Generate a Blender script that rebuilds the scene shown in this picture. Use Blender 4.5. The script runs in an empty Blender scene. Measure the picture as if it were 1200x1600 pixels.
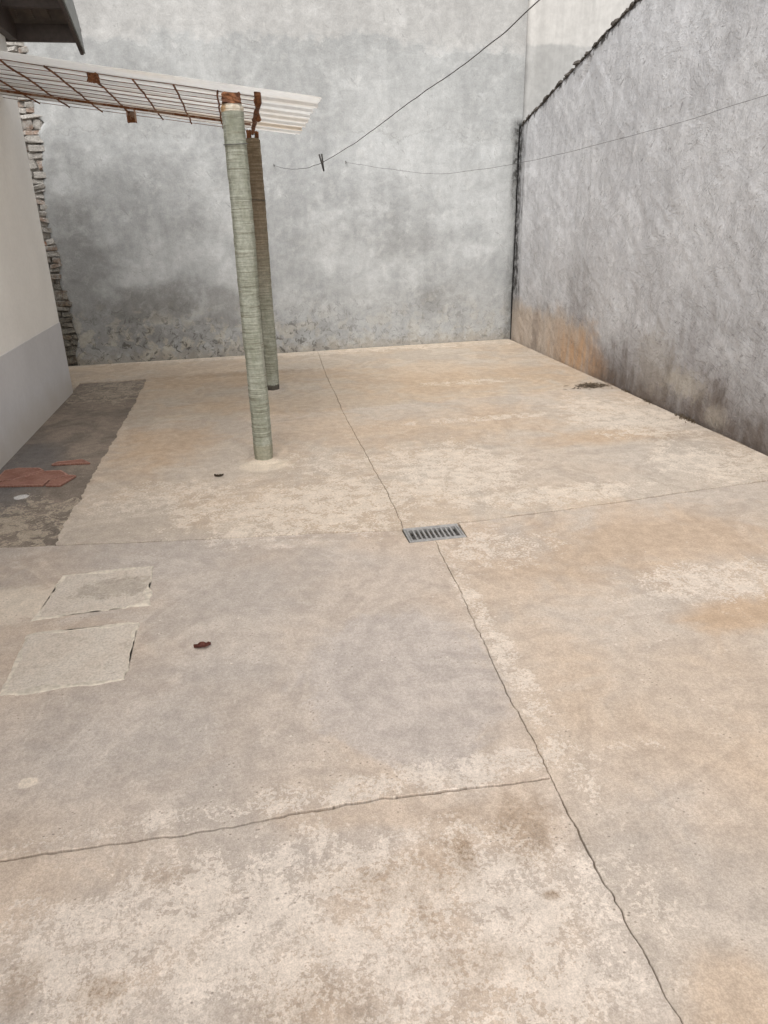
import bpy, bmesh, math, random
import numpy as np
from mathutils import Matrix, Vector

random.seed(11)
SC = bpy.context.scene
COL = SC.collection

# ------------------------------------------------------------------ camera
H = 1.55
cam_d = bpy.data.cameras.new('camera')
cam = bpy.data.objects.new('camera', cam_d)
COL.objects.link(cam)
_Y = Vector((-229.0, -458.0, 1118.0)).normalized()
_D = Vector((63.0, 2700.0, 1118.0)).normalized()
_D = (_D - _Y * _D.dot(_Y)).normalized()
_Z = -_D
_X = _Y.cross(_Z)
Rw = Matrix((_X, _Y, _Z))                    # world = Rw @ (right, down, forward)
right, down, fwd = Rw.col[0], Rw.col[1], Rw.col[2]
m = Matrix.Identity(4)
for i in range(3):
    m[i][0], m[i][1], m[i][2] = right[i], -down[i], -fwd[i]
m[2][3] = H
cam.matrix_world = m
cam_d.sensor_fit = 'VERTICAL'
cam_d.sensor_height = 36.0
cam_d.lens = 1118.0 / 1600.0 * 36.0
cam_d.clip_start = 0.05
cam_d.clip_end = 500.0
SC.camera = cam

# ------------------------------------------------------------------ overcast sky and soft sun
SUN_EL, SUN_AZ = math.radians(50), math.radians(200)      # azimuth from +Y, clockwise
w = bpy.data.worlds.new('World')
SC.world = w
w.use_nodes = True
wn = w.node_tree
wn.nodes.clear()
sky = wn.nodes.new('ShaderNodeTexSky')
sky.sky_type = 'NISHITA'
sky.sun_disc = False
sky.sun_elevation = SUN_EL
sky.sun_rotation = SUN_AZ
sky.air_density = 1.0
sky.dust_density = 6.0
sky.ozone_density = 1.0
hs = wn.nodes.new('ShaderNodeHueSaturation')
hs.inputs['Saturation'].default_value = 0.16               # cloud cover greys the sky
bg = wn.nodes.new('ShaderNodeBackground')
bg.inputs['Strength'].default_value = 0.15
wo = wn.nodes.new('ShaderNodeOutputWorld')
wn.links.new(sky.outputs[0], hs.inputs['Color'])
wn.links.new(hs.outputs[0], bg.inputs['Color'])
wn.links.new(bg.outputs[0], wo.inputs['Surface'])
sd = bpy.data.lights.new('sun', 'SUN')
sd.energy = 1.4
sd.angle = math.radians(90)
sd.color = (1.0, 0.97, 0.93)
sun = bpy.data.objects.new('sun', sd)
COL.objects.link(sun)
sdir = Vector((math.sin(SUN_AZ) * math.cos(SUN_EL), math.cos(SUN_AZ) * math.cos(SUN_EL), math.sin(SUN_EL)))
sun.rotation_euler = sdir.to_track_quat('Z', 'Y').to_euler()
SC.view_settings.view_transform = 'Standard'
SC.view_settings.look = 'None'
SC.view_settings.gamma = 1.0
SC.view_settings.exposure = 0.3
SC.cycles.adaptive_threshold = 0.02
SC.cycles.max_bounces = 5
SC.cycles.diffuse_bounces = 3

# ------------------------------------------------------------------ noise for mesh relief
def _hash(ix, iy, s):
    h = (ix * 374761393 + iy * 668265263 + s * 2147483647) & 0xFFFFFFFF
    h = ((h ^ (h >> 13)) * 1274126177) & 0xFFFFFFFF
    return ((h ^ (h >> 16)) & 0xFFFF) / 65535.0
def vnoise(x, y, s=0):
    x = np.asarray(x, float); y = np.asarray(y, float)
    ix = np.floor(x).astype(np.int64); iy = np.floor(y).astype(np.int64)
    fx = x - ix; fy = y - iy
    fx = fx * fx * (3 - 2 * fx); fy = fy * fy * (3 - 2 * fy)
    a = _hash(ix, iy, s); b = _hash(ix + 1, iy, s); c = _hash(ix, iy + 1, s); d = _hash(ix + 1, iy + 1, s)
    return (a * (1 - fx) + b * fx) * (1 - fy) + (c * (1 - fx) + d * fx) * fy
def fbm(x, y, s=0, o=4, g=0.5):
    t = 0; a = 1; n = 0
    for k in range(o):
        t = t + a * vnoise(np.asarray(x) * 2 ** k, np.asarray(y) * 2 ** k, s + k * 7); n += a; a *= g
    return t / n

# ------------------------------------------------------------------ node helper
class NT:
    def __init__(s, name, rough=0.85, spec=0.25, plane=None):
        s.m = bpy.data.materials.new(name); s.m.use_nodes = True
        s.t = s.m.node_tree; s.t.nodes.clear()
        s.out = s.n('ShaderNodeOutputMaterial'); s.b = s.n('ShaderNodeBsdfPrincipled')
        s.t.links.new(s.b.outputs[0], s.out.inputs[0])
        s.b.inputs['Roughness'].default_value = rough
        s.b.inputs['Specular IOR Level'].default_value = spec
        s.pos = s.n('ShaderNodeNewGeometry').outputs['Position']
        s.dim = '3D'; s.q = s.pos
        if plane:                                       # flat surface: textures live in its own plane
            s.dim = '2D'
            if plane != 'xy':
                xyz = s.sep(s.pos); cb = s.n('ShaderNodeCombineXYZ')
                s.put(cb.inputs[0], xyz['xyz'.index(plane[0])]); s.put(cb.inputs[1], xyz['xyz'.index(plane[1])]); s.q = cb.outputs[0]
    def n(s, k): return s.t.nodes.new(k)
    def put(s, sock, v):
        if isinstance(v, bpy.types.NodeSocket): s.t.links.new(v, sock)
        elif isinstance(v, (tuple, list)) and len(v) == 3 and sock.type == 'RGBA': sock.default_value = (*v, 1)
        else: sock.default_value = v
    def math(s, op, a, b=0.0, c=0.0):
        x = s.n('ShaderNodeMath'); x.operation = op
        s.put(x.inputs[0], a); s.put(x.inputs[1], b); s.put(x.inputs[2], c)
        return x.outputs[0]
    def add(s, a, b): return s.math('ADD', a, b)
    def sub(s, a, b): return s.math('SUBTRACT', a, b)
    def mul(s, a, b): return s.math('MULTIPLY', a, b)
    def mx(s, a, b): return s.math('MAXIMUM', a, b)
    def vmad(s, v, sc, of=(0, 0, 0)):
        x = s.n('ShaderNodeVectorMath'); x.operation = 'MULTIPLY_ADD'
        s.put(x.inputs[0], v); s.put(x.inputs[1], sc); s.put(x.inputs[2], of)
        return x.outputs[0]
    def vlen(s, v):
        x = s.n('ShaderNodeVectorMath'); x.operation = 'LENGTH'; s.put(x.inputs[0], v)
        return x.outputs['Value']
    def vadd(s, a, b):
        x = s.n('ShaderNodeVectorMath'); x.operation = 'ADD'; s.put(x.inputs[0], a); s.put(x.inputs[1], b)
        return x.outputs[0]
    def rot(s, v, eul, scale=(1, 1, 1)):
        x = s.n('ShaderNodeMapping'); s.put(x.inputs['Vector'], v)
        x.inputs['Rotation'].default_value = eul
        return s.vmad(x.outputs[0], scale)
    def sep(s, v):
        x = s.n('ShaderNodeSeparateXYZ'); s.put(x.inputs[0], v); return x.outputs
    def noise(s, v, scale, det=4, rough=0.55, dist=0.0, col=False):
        x = s.n('ShaderNodeTexNoise'); x.noise_dimensions = s.dim; s.put(x.inputs['Vector'], v)
        x.inputs['Scale'].default_value = scale; x.inputs['Detail'].default_value = det
        x.inputs['Roughness'].default_value = rough; x.inputs['Distortion'].default_value = dist
        return x.outputs['Color'] if col else x.outputs['Fac']
    def voro(s, v, scale, feat='F1', rnd=1.0):
        x = s.n('ShaderNodeTexVoronoi'); x.feature = feat; x.voronoi_dimensions = s.dim; s.put(x.inputs['Vector'], v)
        x.inputs['Scale'].default_value = scale; x.inputs['Randomness'].default_value = rnd
        return x.outputs['Distance']
    def ss(s, v, lo, hi, a=0.0, b=1.0):
        x = s.n('ShaderNodeMapRange'); x.interpolation_type = 'SMOOTHSTEP'
        s.put(x.inputs['Value'], v)
        x.inputs['From Min'].default_value = lo; x.inputs['From Max'].default_value = hi
        x.inputs['To Min'].default_value = a; x.inputs['To Max'].default_value = b
        return x.outputs[0]
    def mix(s, f, a, b, mode='MIX'):
        x = s.n('ShaderNodeMix'); x.data_type = 'RGBA'; x.blend_type = mode
        s.put(x.inputs[0], f); s.put(x.inputs[6], a); s.put(x.inputs[7], b)
        return x.outputs[2]
    def val(s, c, f):                                 # colour times a scalar
        x = s.n('ShaderNodeVectorMath'); x.operation = 'SCALE'; s.put(x.inputs[0], c); s.put(x.inputs['Scale'], f)
        return x.outputs[0]
    def bump(s, h, dist, strength=1.0, prev=None):
        x = s.n('ShaderNodeBump'); s.put(x.inputs['Height'], h)
        x.inputs['Distance'].default_value = dist; x.inputs['Strength'].default_value = strength
        if prev is not None: s.put(x.inputs['Normal'], prev)
        return x.outputs[0]
    def blob(s, c, r, nz, wob=1.0, soft=0.25):        # irregular stain around a real point (0 radius = axis ignored)
        inv = tuple(0.0 if q == 0 else 1.0 / q for q in r)
        d = s.vlen(s.vmad(s.pos, inv, tuple(-a * b for a, b in zip(c, inv))))
        d = s.math('MULTIPLY_ADD', s.sub(nz, 0.5), wob * 2, d)
        return s.ss(d, 1 - soft, 1 + soft, 1.0, 0.0)
    def fin(s, col, nrm=None, rough=None):
        s.put(s.b.inputs['Base Color'], col)
        if nrm is not None: s.put(s.b.inputs['Normal'], nrm)
        if rough is not None: s.put(s.b.inputs['Roughness'], rough)
        return s.m

# ------------------------------------------------------------------ floor concrete
def mat_floor():
    n = NT('weathered_concrete', 0.9, 0.18, 'xy')
    P = n.pos
    big = n.noise(P, 0.9, 2, 0.55)
    md = n.noise(P, 3.4, 5, 0.64, 0.4)
    fn = n.noise(P, 15, 4, 0.65)
    gr = n.noise(P, 85, 3, 0.65)
    oi = n.n('ShaderNodeObjectInfo')
    tan = (0.445, 0.368, 0.295); grey = (0.43, 0.378, 0.325); pale = (0.605, 0.54, 0.468)
    c = n.mix(n.ss(n.add(n.mul(big, 0.6), n.mul(md, 0.4)), 0.40, 0.60), tan, grey)
    def many(lst, nz, wob, soft):
        o = None
        for cx, cy, rx, ry, k in lst:
            b = n.mul(n.blob((cx, cy, 0), (rx, ry, 0), nz, wob, soft), k)
            o = b if o is None else n.mx(o, b)
        return o
    # cool grey worn areas
    gm = many(((0.46, 2.15, 0.42, 0.55, 1), (-0.35, 2.05, 0.75, 0.40, .9), (0.25, 2.9, 0.6, 0.35, .8), (1.0, 1.35, 0.30, 0.35, .8), (2.2, 4.2, 1.0, 0.40, .7), (-0.5, 3.4, 0.5, 0.25, .8), (0.1, 1.42, 0.22, 0.06, .9), (0.5, 1.2, 0.10, 0.14, .8), (-0.45, 1.3, .2, .12, .7), (0.2, 1.05, .15, .1, .6)), md, 0.6, 0.4)
    c = n.mix(n.mul(gm, 0.6), c, (0.415, 0.375, 0.335))
    gm2 = n.mul(n.blob((0.42, 2.1, 0), (0.36, 0.45, 0), md, 0.5, 0.08), 0.55)
    c = n.mix(gm2, c, (0.40, 0.362, 0.33))
    tide = n.noise(P, 1.5, 5, 0.62, 0.7)
    c = n.val(c, n.mul(n.ss(tide, 0.50, 0.535, 1.05, 0.95), n.ss(tide, 0.37, 0.40, 0.93, 1.0)))
    # tan and ochre washes
    om = many(((1.95, 2.25, 0.32, 0.13, 1.0), (2.55, 4.75, 0.5, 0.18, 0.85), (-0.68, 5.4, 0.36, 0.5, 0.75), (0.9, 0.85, 0.12, 0.12, 0.6), (2.05, 6.9, 1.2, 0.5, 0.5), (0.0, 7.6, 1.3, 0.3, 0.5),
               (1.5, 1.75, 0.6, 0.45, 0.35), (2.0, 2.95, 0.9, 0.35, 0.45), (0.6, 6.4, 1.4, 0.3, 0.4), (1.6, 5.3, 0.9, 0.5, 0.35)), md, 0.75, 0.55)
    c = n.mix(n.mul(om, 0.66), c, (0.425, 0.30, 0.19))
    # pale worn scum: crisp flaky islands
    region = many(((0.30, 3.85, 0.75, 0.48, 1.0), (1.25, 4.3, 0.50, 0.6, 0.95), (1.7, 3.72, 0.8, 0.16, 0.9), (2.95, 5.2, 0.45, 0.7, 1.0), (3.0, 4.0, 0.5, 0.4, 0.9), (2.0, 2.55, 0.45, 0.2, 0.9),
                   (0.45, 1.13, 0.40, 0.30, 1.0), (-0.2, 1.25, 0.55, 0.26, 1.0), (1.15, 3.1, 0.35, 0.2, 0.8), (-0.5, 4.2, 0.6, 0.3, 0.7), (2.1, 6.8, 0.6, 0.12, 0.7), (1.9, 5.45, 0.8, 0.08, 0.8),
                   (0.35, 1.62, 0.6, 0.07, 0.95), (-0.3, 1.61, 0.5, 0.05, 0.7), (0.85, 2.2, 0.06, 0.9, 0.75), (0.5, 4.6, 0.5, 0.3, 0.6), (0.6, 9.0, 4.0, 0.22, 0.9)), md, 0.8, 0.5)
    fl = n.noise(P, 10, 5, 0.75, 0.35)
    fl2 = n.noise(P, 72, 4, 0.72, 0.15)
    fk = n.add(n.mul(fl, 0.55), n.mul(fl2, 0.45))
    fk = n.add(fk, n.mul(n.sub(region, 0.60), 0.15))
    flake = n.ss(fk, 0.505, 0.55)
    c = n.mix(n.mul(flake, n.ss(region, 0.1, 0.7, 0.30, 0.70)), c, pale)
    rim = n.mul(n.ss(n.math('ABSOLUTE', n.sub(fk, 0.505)), 0.0, 0.010, 1, 0), region)
    c = n.mix(n.mul(rim, 0.30), c, (0.29, 0.245, 0.195))
    # brown patches in the near slab
    bm = many(((0.43, 1.345, 0.032, 0.06, 0.9), (0.20, 1.28, 0.06, 0.05, 0.5), (0.62, 1.39, 0.09, 0.10, 0.7), (0.34, 1.30, 0.10, 0.08, 0.45), (0.35, 1.05, 0.10, 0.05, 0.45), (0.61, 1.17, 0.02, 0.014, 0.9),
               (-0.33, 1.42, 0.05, 0.03, 0.4), (3.1, 4.6, 0.3, 0.1, 0.4), (-0.1, 7.9, 0.7, 0.12, 0.6), (0.30, 1.19, 0.02, 0.09, .5), (-0.44, 1.15, 0.05, 0.03, .8), (0.02, 1.02, .14, .05, .45), (-0.62, 1.2, .04, .06, .5), (0.45, 1.46, .06, .03, .5)), fn, 0.8, 0.65)
    c = n.mix(n.mul(n.mul(bm, n.ss(fl2, 0.35, 0.6, 1, 0.55)), 0.92), c, (0.235, 0.168, 0.108))
    # white spots of paint and lime
    ws = many(((-0.77, 1.85, 0.032, 0.022, 1), (0.03, 4.68, 0.17, 0.12, .8), (-1.15, 3.02, 0.42, 0.16, .8)), fn, 0.7, 0.2)
    c = n.mix(n.mul(ws, 0.7), c, (0.66, 0.585, 0.48))
    dots = n.ss(n.voro(P, 7.5), 0.03, 0.045, 1, 0)
    c = n.mix(n.mul(dots, n.ss(md, 0.52, 0.62, 0, 0.6)), c, (0.64, 0.58, 0.50))
    # aggregate grain, broom scratches and dark pits
    sp = n.noise(P, 240, 1, 0.5)
    v = n.ss(n.add(n.mul(gr, 0.55), n.mul(sp, 0.45)), 0.30, 0.70, 0.84, 1.14)
    v = n.mul(v, n.ss(fn, 0.25, 0.75, 0.90, 1.09))
    c = n.val(c, v)
    pit = n.mul(n.ss(n.voro(n.vmad(P, (1, 1.3, 1)), 30), 0.05, 0.15, 1, 0), n.mul(n.ss(fn, 0.52, 0.60), n.ss(md, 0.48, 0.60)))
    c = n.mix(n.mul(pit, 0.65), c, (0.12, 0.098, 0.08))
    c = n.mix(1.0, c, oi.outputs['Color'], 'MULTIPLY')
    h = n.add(n.mul(gr, 0.5), n.mul(fl2, 0.5))
    return n.fin(c, n.bump(h, 0.0028, 0.55))

def mat_strip():
    n = NT('dark_stained_concrete', 0.85, 0.25, 'xy')
    P = n.pos
    md = n.noise(P, 3, 6, 0.6, 0.5); fn = n.noise(P, 16, 5, 0.65); gr = n.noise(P, 110, 3, 0.6)
    c = n.mix(n.ss(md, 0.35, 0.65), (0.165, 0.135, 0.11), (0.245, 0.20, 0.16))
    c = n.mix(n.mul(n.blob((-1.65, 4.9, 0), (0.25, 0.8, 0), md, 0.5, 0.5), 0.8), c, (0.135, 0.125, 0.12))
    fk = n.add(n.mul(n.noise(P, 9, 5, 0.72, 0.8), 0.6), n.mul(n.noise(P, 40, 3, 0.7, 1.0), 0.4))
    reg = n.mx(n.blob((-1.35, 4.0, 0), (0.55, 0.45, 0), md, 0.5, 0.5), n.blob((-1.35, 7.4, 0), (0.42, 0.62, 0), md, 0.5, 0.5))
    fk = n.add(fk, n.mul(n.sub(reg, 0.85), 0.17))
    flake = n.ss(fk, 0.50, 0.54)
    c = n.mix(n.mul(flake, 0.7), c, (0.41, 0.345, 0.265))
    c = n.mix(n.blob((-1.47, 4.48, 0), (0.045, 0.04, 0), fn, 0.5, 0.1), c, (0.52, 0.50, 0.48))
    c = n.val(c, n.mul(n.ss(gr, 0.3, 0.7, 0.82, 1.18), n.ss(fn, 0.3, 0.7, 0.88, 1.12)))
    return n.fin(c, n.bump(n.add(n.mul(gr, 0.4), fn), 0.004, 0.8))

# ------------------------------------------------------------------ cement walls
def mat_back(neigh=False):
    n = NT('grey_cement_render' if not neigh else 'pale_cement_render', 0.9, 0.15, 'xz')
    P = n.q
    X, Y, Z = n.sep(n.pos)
    big = n.noise(P, 0.75, 3, 0.55, 0.0); md = n.noise(n.vmad(P, (1, 1.25, 1)), 2.3, 6, 0.66, 0.0)
    fn = n.noise(P, 11, 5, 0.68, 0.0); gr = n.noise(P, 70, 2, 0.6)
    st = n.noise(n.vmad(P, (1, 0.12, 1)), 5, 4, 0.6)           # downward runs
    c = n.mix(n.ss(n.add(n.mul(big, 0.5), n.mul(md, 0.5)), 0.38, 0.62), (0.345, 0.353, 0.352), (0.445, 0.455, 0.453))
    c = n.mix(n.mul(n.ss(md, 0.55, 0.66), 0.45), c, (0.49, 0.50, 0.498))
    if neigh:
        t = n.ss(n.add(Z, n.mul(n.sub(md, 0.5), 0.12)), 3.33, 3.37)
        c = n.mix(t, n.mix(0.5, c, (0.45, 0.437, 0.415)), (0.53, 0.518, 0.495))
        c = n.val(c, n.mul(n.ss(fn, 0.3, 0.7, 0.94, 1.06), n.ss(st, 0.3, 0.7, 0.88, 1.07)))
        return n.fin(c, n.bump(n.add(n.mul(fn, 0.8), n.mul(gr, 0.2)), 0.006, 0.6))
    # upper coat, warmer, with a ragged lower lip
    lip = n.add(Z, n.add(n.mul(n.sub(md, 0.5), 0.55), n.mul(n.sub(fn, 0.5), 0.14)))
    up = n.ss(lip, 3.26, 3.38)
    c = n.mix(n.mul(up, 0.42), c, (0.47, 0.452, 0.43))
    l1 = n.mul(n.ss(n.math('ABSOLUTE', n.sub(lip, 3.285)), 0.0, 0.03, 1, 0), n.ss(fn, 0.45, 0.62))
    lip2 = n.add(Z, n.add(n.mul(n.sub(md, 0.5), 0.7), n.mul(n.sub(fn, 0.5), 0.10)))
    l2 = n.mul(n.ss(n.math('ABSOLUTE', n.sub(lip2, 2.43)), 0.0, 0.02, 1, 0), n.ss(big, 0.42, 0.55))
    c = n.mix(n.mul(n.mx(l1, l2), 0.35), c, (0.19, 0.19, 0.18))  # edge shading painted in as dark lines along the coat lip and stain line
    band = n.mul(n.ss(lip2, 2.40, 2.46), n.ss(lip, 3.30, 3.24))
    c = n.mix(n.mul(band, 0.25), c, (0.34, 0.34, 0.33))
    # damp: grey-black mould, heavier low on the left
    low = n.ss(n.add(Z, n.mul(n.sub(big, 0.5), 0.9)), 0.10, 1.15, 1, 0)
    left = n.ss(X, -1.6, 1.4, 1, 0.35)
    damp = n.mul(n.mul(low, left), n.ss(md, 0.36, 0.58))
    for cx, cz, rx, rz_, k in ((-1.85, 1.0, 0.35, 1.0, .65), (2.0, 1.25, 0.5, 0.2, .28), (2.45, 0.55, 0.30, 0.16, .55), (-0.9, 1.75, 0.9, 0.4, .18), (-1.1, 0.62, 0.7, 0.22, 1.0), (-1.3, 0.3, 0.5, 0.16, .9), (-0.4, 0.4, 0.5, 0.14, .8), (-0.2, 0.6, .4, .2, .7), (1.2, 1.3, .5, .2, .15)):
        damp = n.mx(damp, n.mul(n.blob((cx, 0, cz), (rx, 0, rz_), md, 1.0, 0.6), k))
    c = n.mix(n.mul(damp, 0.72), c, (0.175, 0.17, 0.158))
    pal = n.mul(n.ss(n.noise(P, 5, 5, 0.65, 0.25), 0.50, 0.60), n.ss(n.add(Z, n.mul(n.sub(md, 0.5), 0.5)), 0.25, 0.75, 1, 0))
    c = n.mix(n.mul(pal, n.ss(X, -1.0, 1.5, 0.6, 0.25)), c, (0.45, 0.415, 0.345))
    foot = n.ss(n.add(Z, n.mul(n.sub(fn, 0.5), 0.25)), 0.02, 0.16, 1, 0)
    c = n.mix(n.mul(foot, 0.45), c, (0.30, 0.262, 0.205))
    mould = n.mul(n.ss(n.noise(P, 13, 6, 0.75, 0.6), 0.54, 0.62), n.ss(n.add(Z, n.mul(n.sub(big, 0.5), 1.2)), 0.0, 0.95, 1, 0))
    c = n.mix(n.mul(mould, n.ss(X, 0, 1.6, 0.85, 0.40)), c, (0.085, 0.08, 0.07))
    # black seam by the corner
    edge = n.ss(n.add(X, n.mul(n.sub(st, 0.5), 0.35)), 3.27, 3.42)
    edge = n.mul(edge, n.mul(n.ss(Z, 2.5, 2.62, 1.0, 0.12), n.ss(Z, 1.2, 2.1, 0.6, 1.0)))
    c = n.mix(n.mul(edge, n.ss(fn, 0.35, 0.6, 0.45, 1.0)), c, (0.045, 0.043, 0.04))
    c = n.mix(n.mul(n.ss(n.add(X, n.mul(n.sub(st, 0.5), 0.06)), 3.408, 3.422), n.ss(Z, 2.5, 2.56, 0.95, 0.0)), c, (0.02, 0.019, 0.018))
    # thin hair cracks and trowel nicks
    cr = n.mul(n.ss(n.math('ABSOLUTE', n.sub(n.noise(P, 2.0, 5, 0.7, 1.4), 0.5)), 0.0, 0.004, 1, 0), n.ss(md, 0.50, 0.58))
    nick = n.mul(n.ss(n.noise(n.rot(P, (0, 0, 0.9), (1, 4, 1)), 9, 3, 0.6, 0.8), 0.66, 0.70), n.ss(md, 0.46, 0.60))
    c = n.mix(n.mul(n.mx(cr, nick), 0.38), c, (0.19, 0.19, 0.18))
    lite = n.mul(n.ss(n.noise(n.rot(P, (0, 0, -0.7), (1.3, 2.2, 1)), 4, 5, 0.68, 0.3), 0.54, 0.70), 0.18)
    c = n.mix(lite, c, (0.62, 0.62, 0.60))
    c = n.val(c, n.mul(n.mul(n.ss(fn, 0.3, 0.7, 0.92, 1.07), n.ss(gr, 0.3, 0.7, 0.95, 1.05)), n.ss(st, 0.3, 0.7, 0.94, 1.04)))
    return n.fin(c, n.bump(n.add(fn, n.mul(gr, 0.15)), 0.008, 0.6))

def mat_right():
    n = NT('rough_trowelled_render', 0.88, 0.2, 'yz')
    P = n.q
    X, Y, Z = n.sep(n.pos)
    big = n.noise(P, 0.8, 3, 0.55, 0.0); md = n.noise(P, 2.4, 6, 0.66, 0.1); fn = n.noise(P, 13, 5, 0.7, 0.0); gr = n.noise(P, 75, 2, 0.6)
    st = n.noise(n.vmad(P, (1, 0.12, 1)), 7, 5, 0.65)
    tr = n.noise(n.rot(P, (0, 0, 0.95), (1, 1.6, 1)), 1.9, 6, 0.66, 0.5)
    ter = n.add(n.ss(tr, 0.50, 0.515), n.add(n.ss(tr, 0.58, 0.59), n.ss(tr, 0.42, 0.435)))     # overlapping trowel coats
    c = n.mix(n.ss(n.add(n.mul(big, 0.5), n.mul(md, 0.5)), 0.38, 0.62), (0.50, 0.50, 0.512), (0.61, 0.612, 0.625))
    c = n.mix(n.mul(n.ss(tr, 0.52, 0.62), 0.35), c, (0.68, 0.682, 0.692))
    lipd = n.mul(n.ss(n.math('ABSOLUTE', n.sub(tr, 0.50)), 0.0, 0.008, 1, 0), n.ss(fn, 0.45, 0.58))
    c = n.mix(n.mul(lipd, 0.45), c, (0.20, 0.195, 0.195))
    low = n.ss(n.add(Z, n.mul(n.sub(big, 0.5), 1.4)), 0.05, 1.75, 1, 0)
    c = n.mix(n.mul(n.mul(low, n.ss(n.add(n.mul(st, 0.5), n.mul(md, 0.5)), 0.38, 0.60)), 0.64), c, (0.195, 0.178, 0.172))
    sc = n.noise(n.rot(P, (0, 0, -0.35), (1.2, 12, 1)), 6, 3, 0.7)
    c = n.mix(n.mul(n.ss(sc, 0.60, 0.66), n.mul(low, 0.45)), c, (0.13, 0.12, 0.115))
    # brown-black foot, ochre and rust by the far corner
    foot = n.ss(n.add(Z, n.add(n.mul(n.sub(md, 0.5), 0.9), n.mul(n.sub(st, 0.5), 0.7))), -0.02, 0.60, 1, 0)
    c = n.mix(n.mul(foot, n.ss(Y, 6.6, 7.1, 0.92, 0.1)), c, (0.12, 0.092, 0.074))
    for cy, cz, ry, rz_, k in ((5.15, 0.26, 0.26, 0.10, .7), (5.6, .35, .3, .25, .35), (4.7, .1, .12, .08, .6)):
        c = n.mix(n.mul(n.blob((0, cy, cz), (0, ry, rz_), fn, 1.2, 0.6), k), c, (0.42, 0.38, 0.325))
    och = n.mul(n.ss(n.add(Z, n.mul(n.sub(md, 0.5), 0.5)), 0.38, 0.60, 1, 0), n.ss(n.add(Y, n.mul(n.sub(fn, 0.5), 0.9)), 6.6, 7.2))
    c = n.mix(n.mul(och, 0.70), c, (0.47, 0.375, 0.285))
    rust = n.mul(n.blob((0, 7.20, 0.12), (0, 0.55, 0.24), md, 1.1, 0.95), n.ss(st, 0.35, 0.6, 0.5, 1.0))
    c = n.mix(n.mul(rust, 0.7), c, (0.45, 0.26, 0.125))
    c = n.mix(n.mul(n.blob((0, 8.35, 0.22), (0, 0.10, 0.28), fn, 0.8, 0.5), 0.5), c, (0.19, 0.155, 0.13))
    # black corner seam and mouldy broken top edge
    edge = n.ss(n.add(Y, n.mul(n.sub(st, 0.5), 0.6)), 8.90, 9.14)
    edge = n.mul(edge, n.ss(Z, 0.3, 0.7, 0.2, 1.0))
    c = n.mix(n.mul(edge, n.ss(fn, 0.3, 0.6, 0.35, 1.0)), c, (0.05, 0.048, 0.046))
    top = n.sub(Z, n.math('MULTIPLY_ADD', n.sub(9.14, Y), 0.2475, 2.51))
    tm = n.ss(n.add(top, n.mul(n.sub(fn, 0.5), 0.22)), -0.060, -0.025)
    c = n.mix(n.mul(tm, n.ss(st, 0.3, 0.6, 0.55, 0.95)), c, (0.05, 0.045, 0.04))
    cr = n.mul(n.ss(n.math('ABSOLUTE', n.sub(n.noise(n.rot(P, (0, 0, 0.2), (1, 1.8, 1)), 1.7, 6, 0.72, 1.6), 0.5)), 0.0, 0.006, 1, 0), n.ss(md, 0.49, 0.57))
    c = n.mix(n.mul(cr, 0.75), c, (0.11, 0.105, 0.105))
    nick = n.ss(n.noise(n.rot(P, (0, 0, 0.9), (1, 3.5, 1)), 10, 3, 0.65, 0.5), 0.66, 0.71)
    c = n.mix(n.mul(nick, 0.55), c, (0.20, 0.19, 0.19))
    c = n.val(c, n.mul(n.mul(n.ss(fn, 0.3, 0.7, 0.93, 1.06), n.ss(gr, 0.3, 0.7, 0.95, 1.05)), n.ss(st, 0.3, 0.7, 0.92, 1.05)))
    h = n.add(n.mul(fn, 0.8), n.mul(ter, 0.22)); h = n.add(h, n.mul(gr, 0.10))
    return n.fin(c, n.bump(h, 0.015, 0.75))

def mat_plain(name, col, var=0.12, rough=0.8, scale=20, bump=0.002, spec=0.3, metal=0.0):
    n = NT(name, rough, spec)
    n.b.inputs['Metallic'].default_value = metal
    tc = n.n('ShaderNodeTexCoord').outputs['Object']
    a = n.noise(tc, scale, 5, 0.6); b = n.noise(n.pos, 2.0, 4, 0.6)
    c = n.val(col, n.mul(n.ss(a, 0.3, 0.7, 1 - var, 1 + var), n.ss(b, 0.3, 0.7, 1 - var * 0.6, 1 + var * 0.6)))
    return n.fin(c, n.bump(a, bump, 0.6))

def mat_paint(name, col, low=None):
    n = NT(name, 0.72, 0.25)
    P = n.pos
    md = n.noise(P, 1.6, 5, 0.55); fn = n.noise(P, 26, 4, 0.6); gr = n.noise(P, 160, 2, 0.5)
    X, Y, Z = n.sep(P)
    c = n.val(col, n.mul(n.ss(md, 0.3, 0.7, 0.95, 1.03), n.ss(fn, 0.3, 0.7, 0.98, 1.02)))
    if low:
        splash = n.ss(n.add(Z, n.mul(n.sub(md, 0.5), 0.35)), 0.0, 0.32, 1, 0)
        c = n.mix(n.mul(splash, 0.55), c, low)
    return n.fin(c, n.bump(n.add(n.mul(fn, 0.6), n.mul(gr, 0.4)), 0.0022, 0.5, n.bump(md, 0.02, 0.25)))

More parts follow.
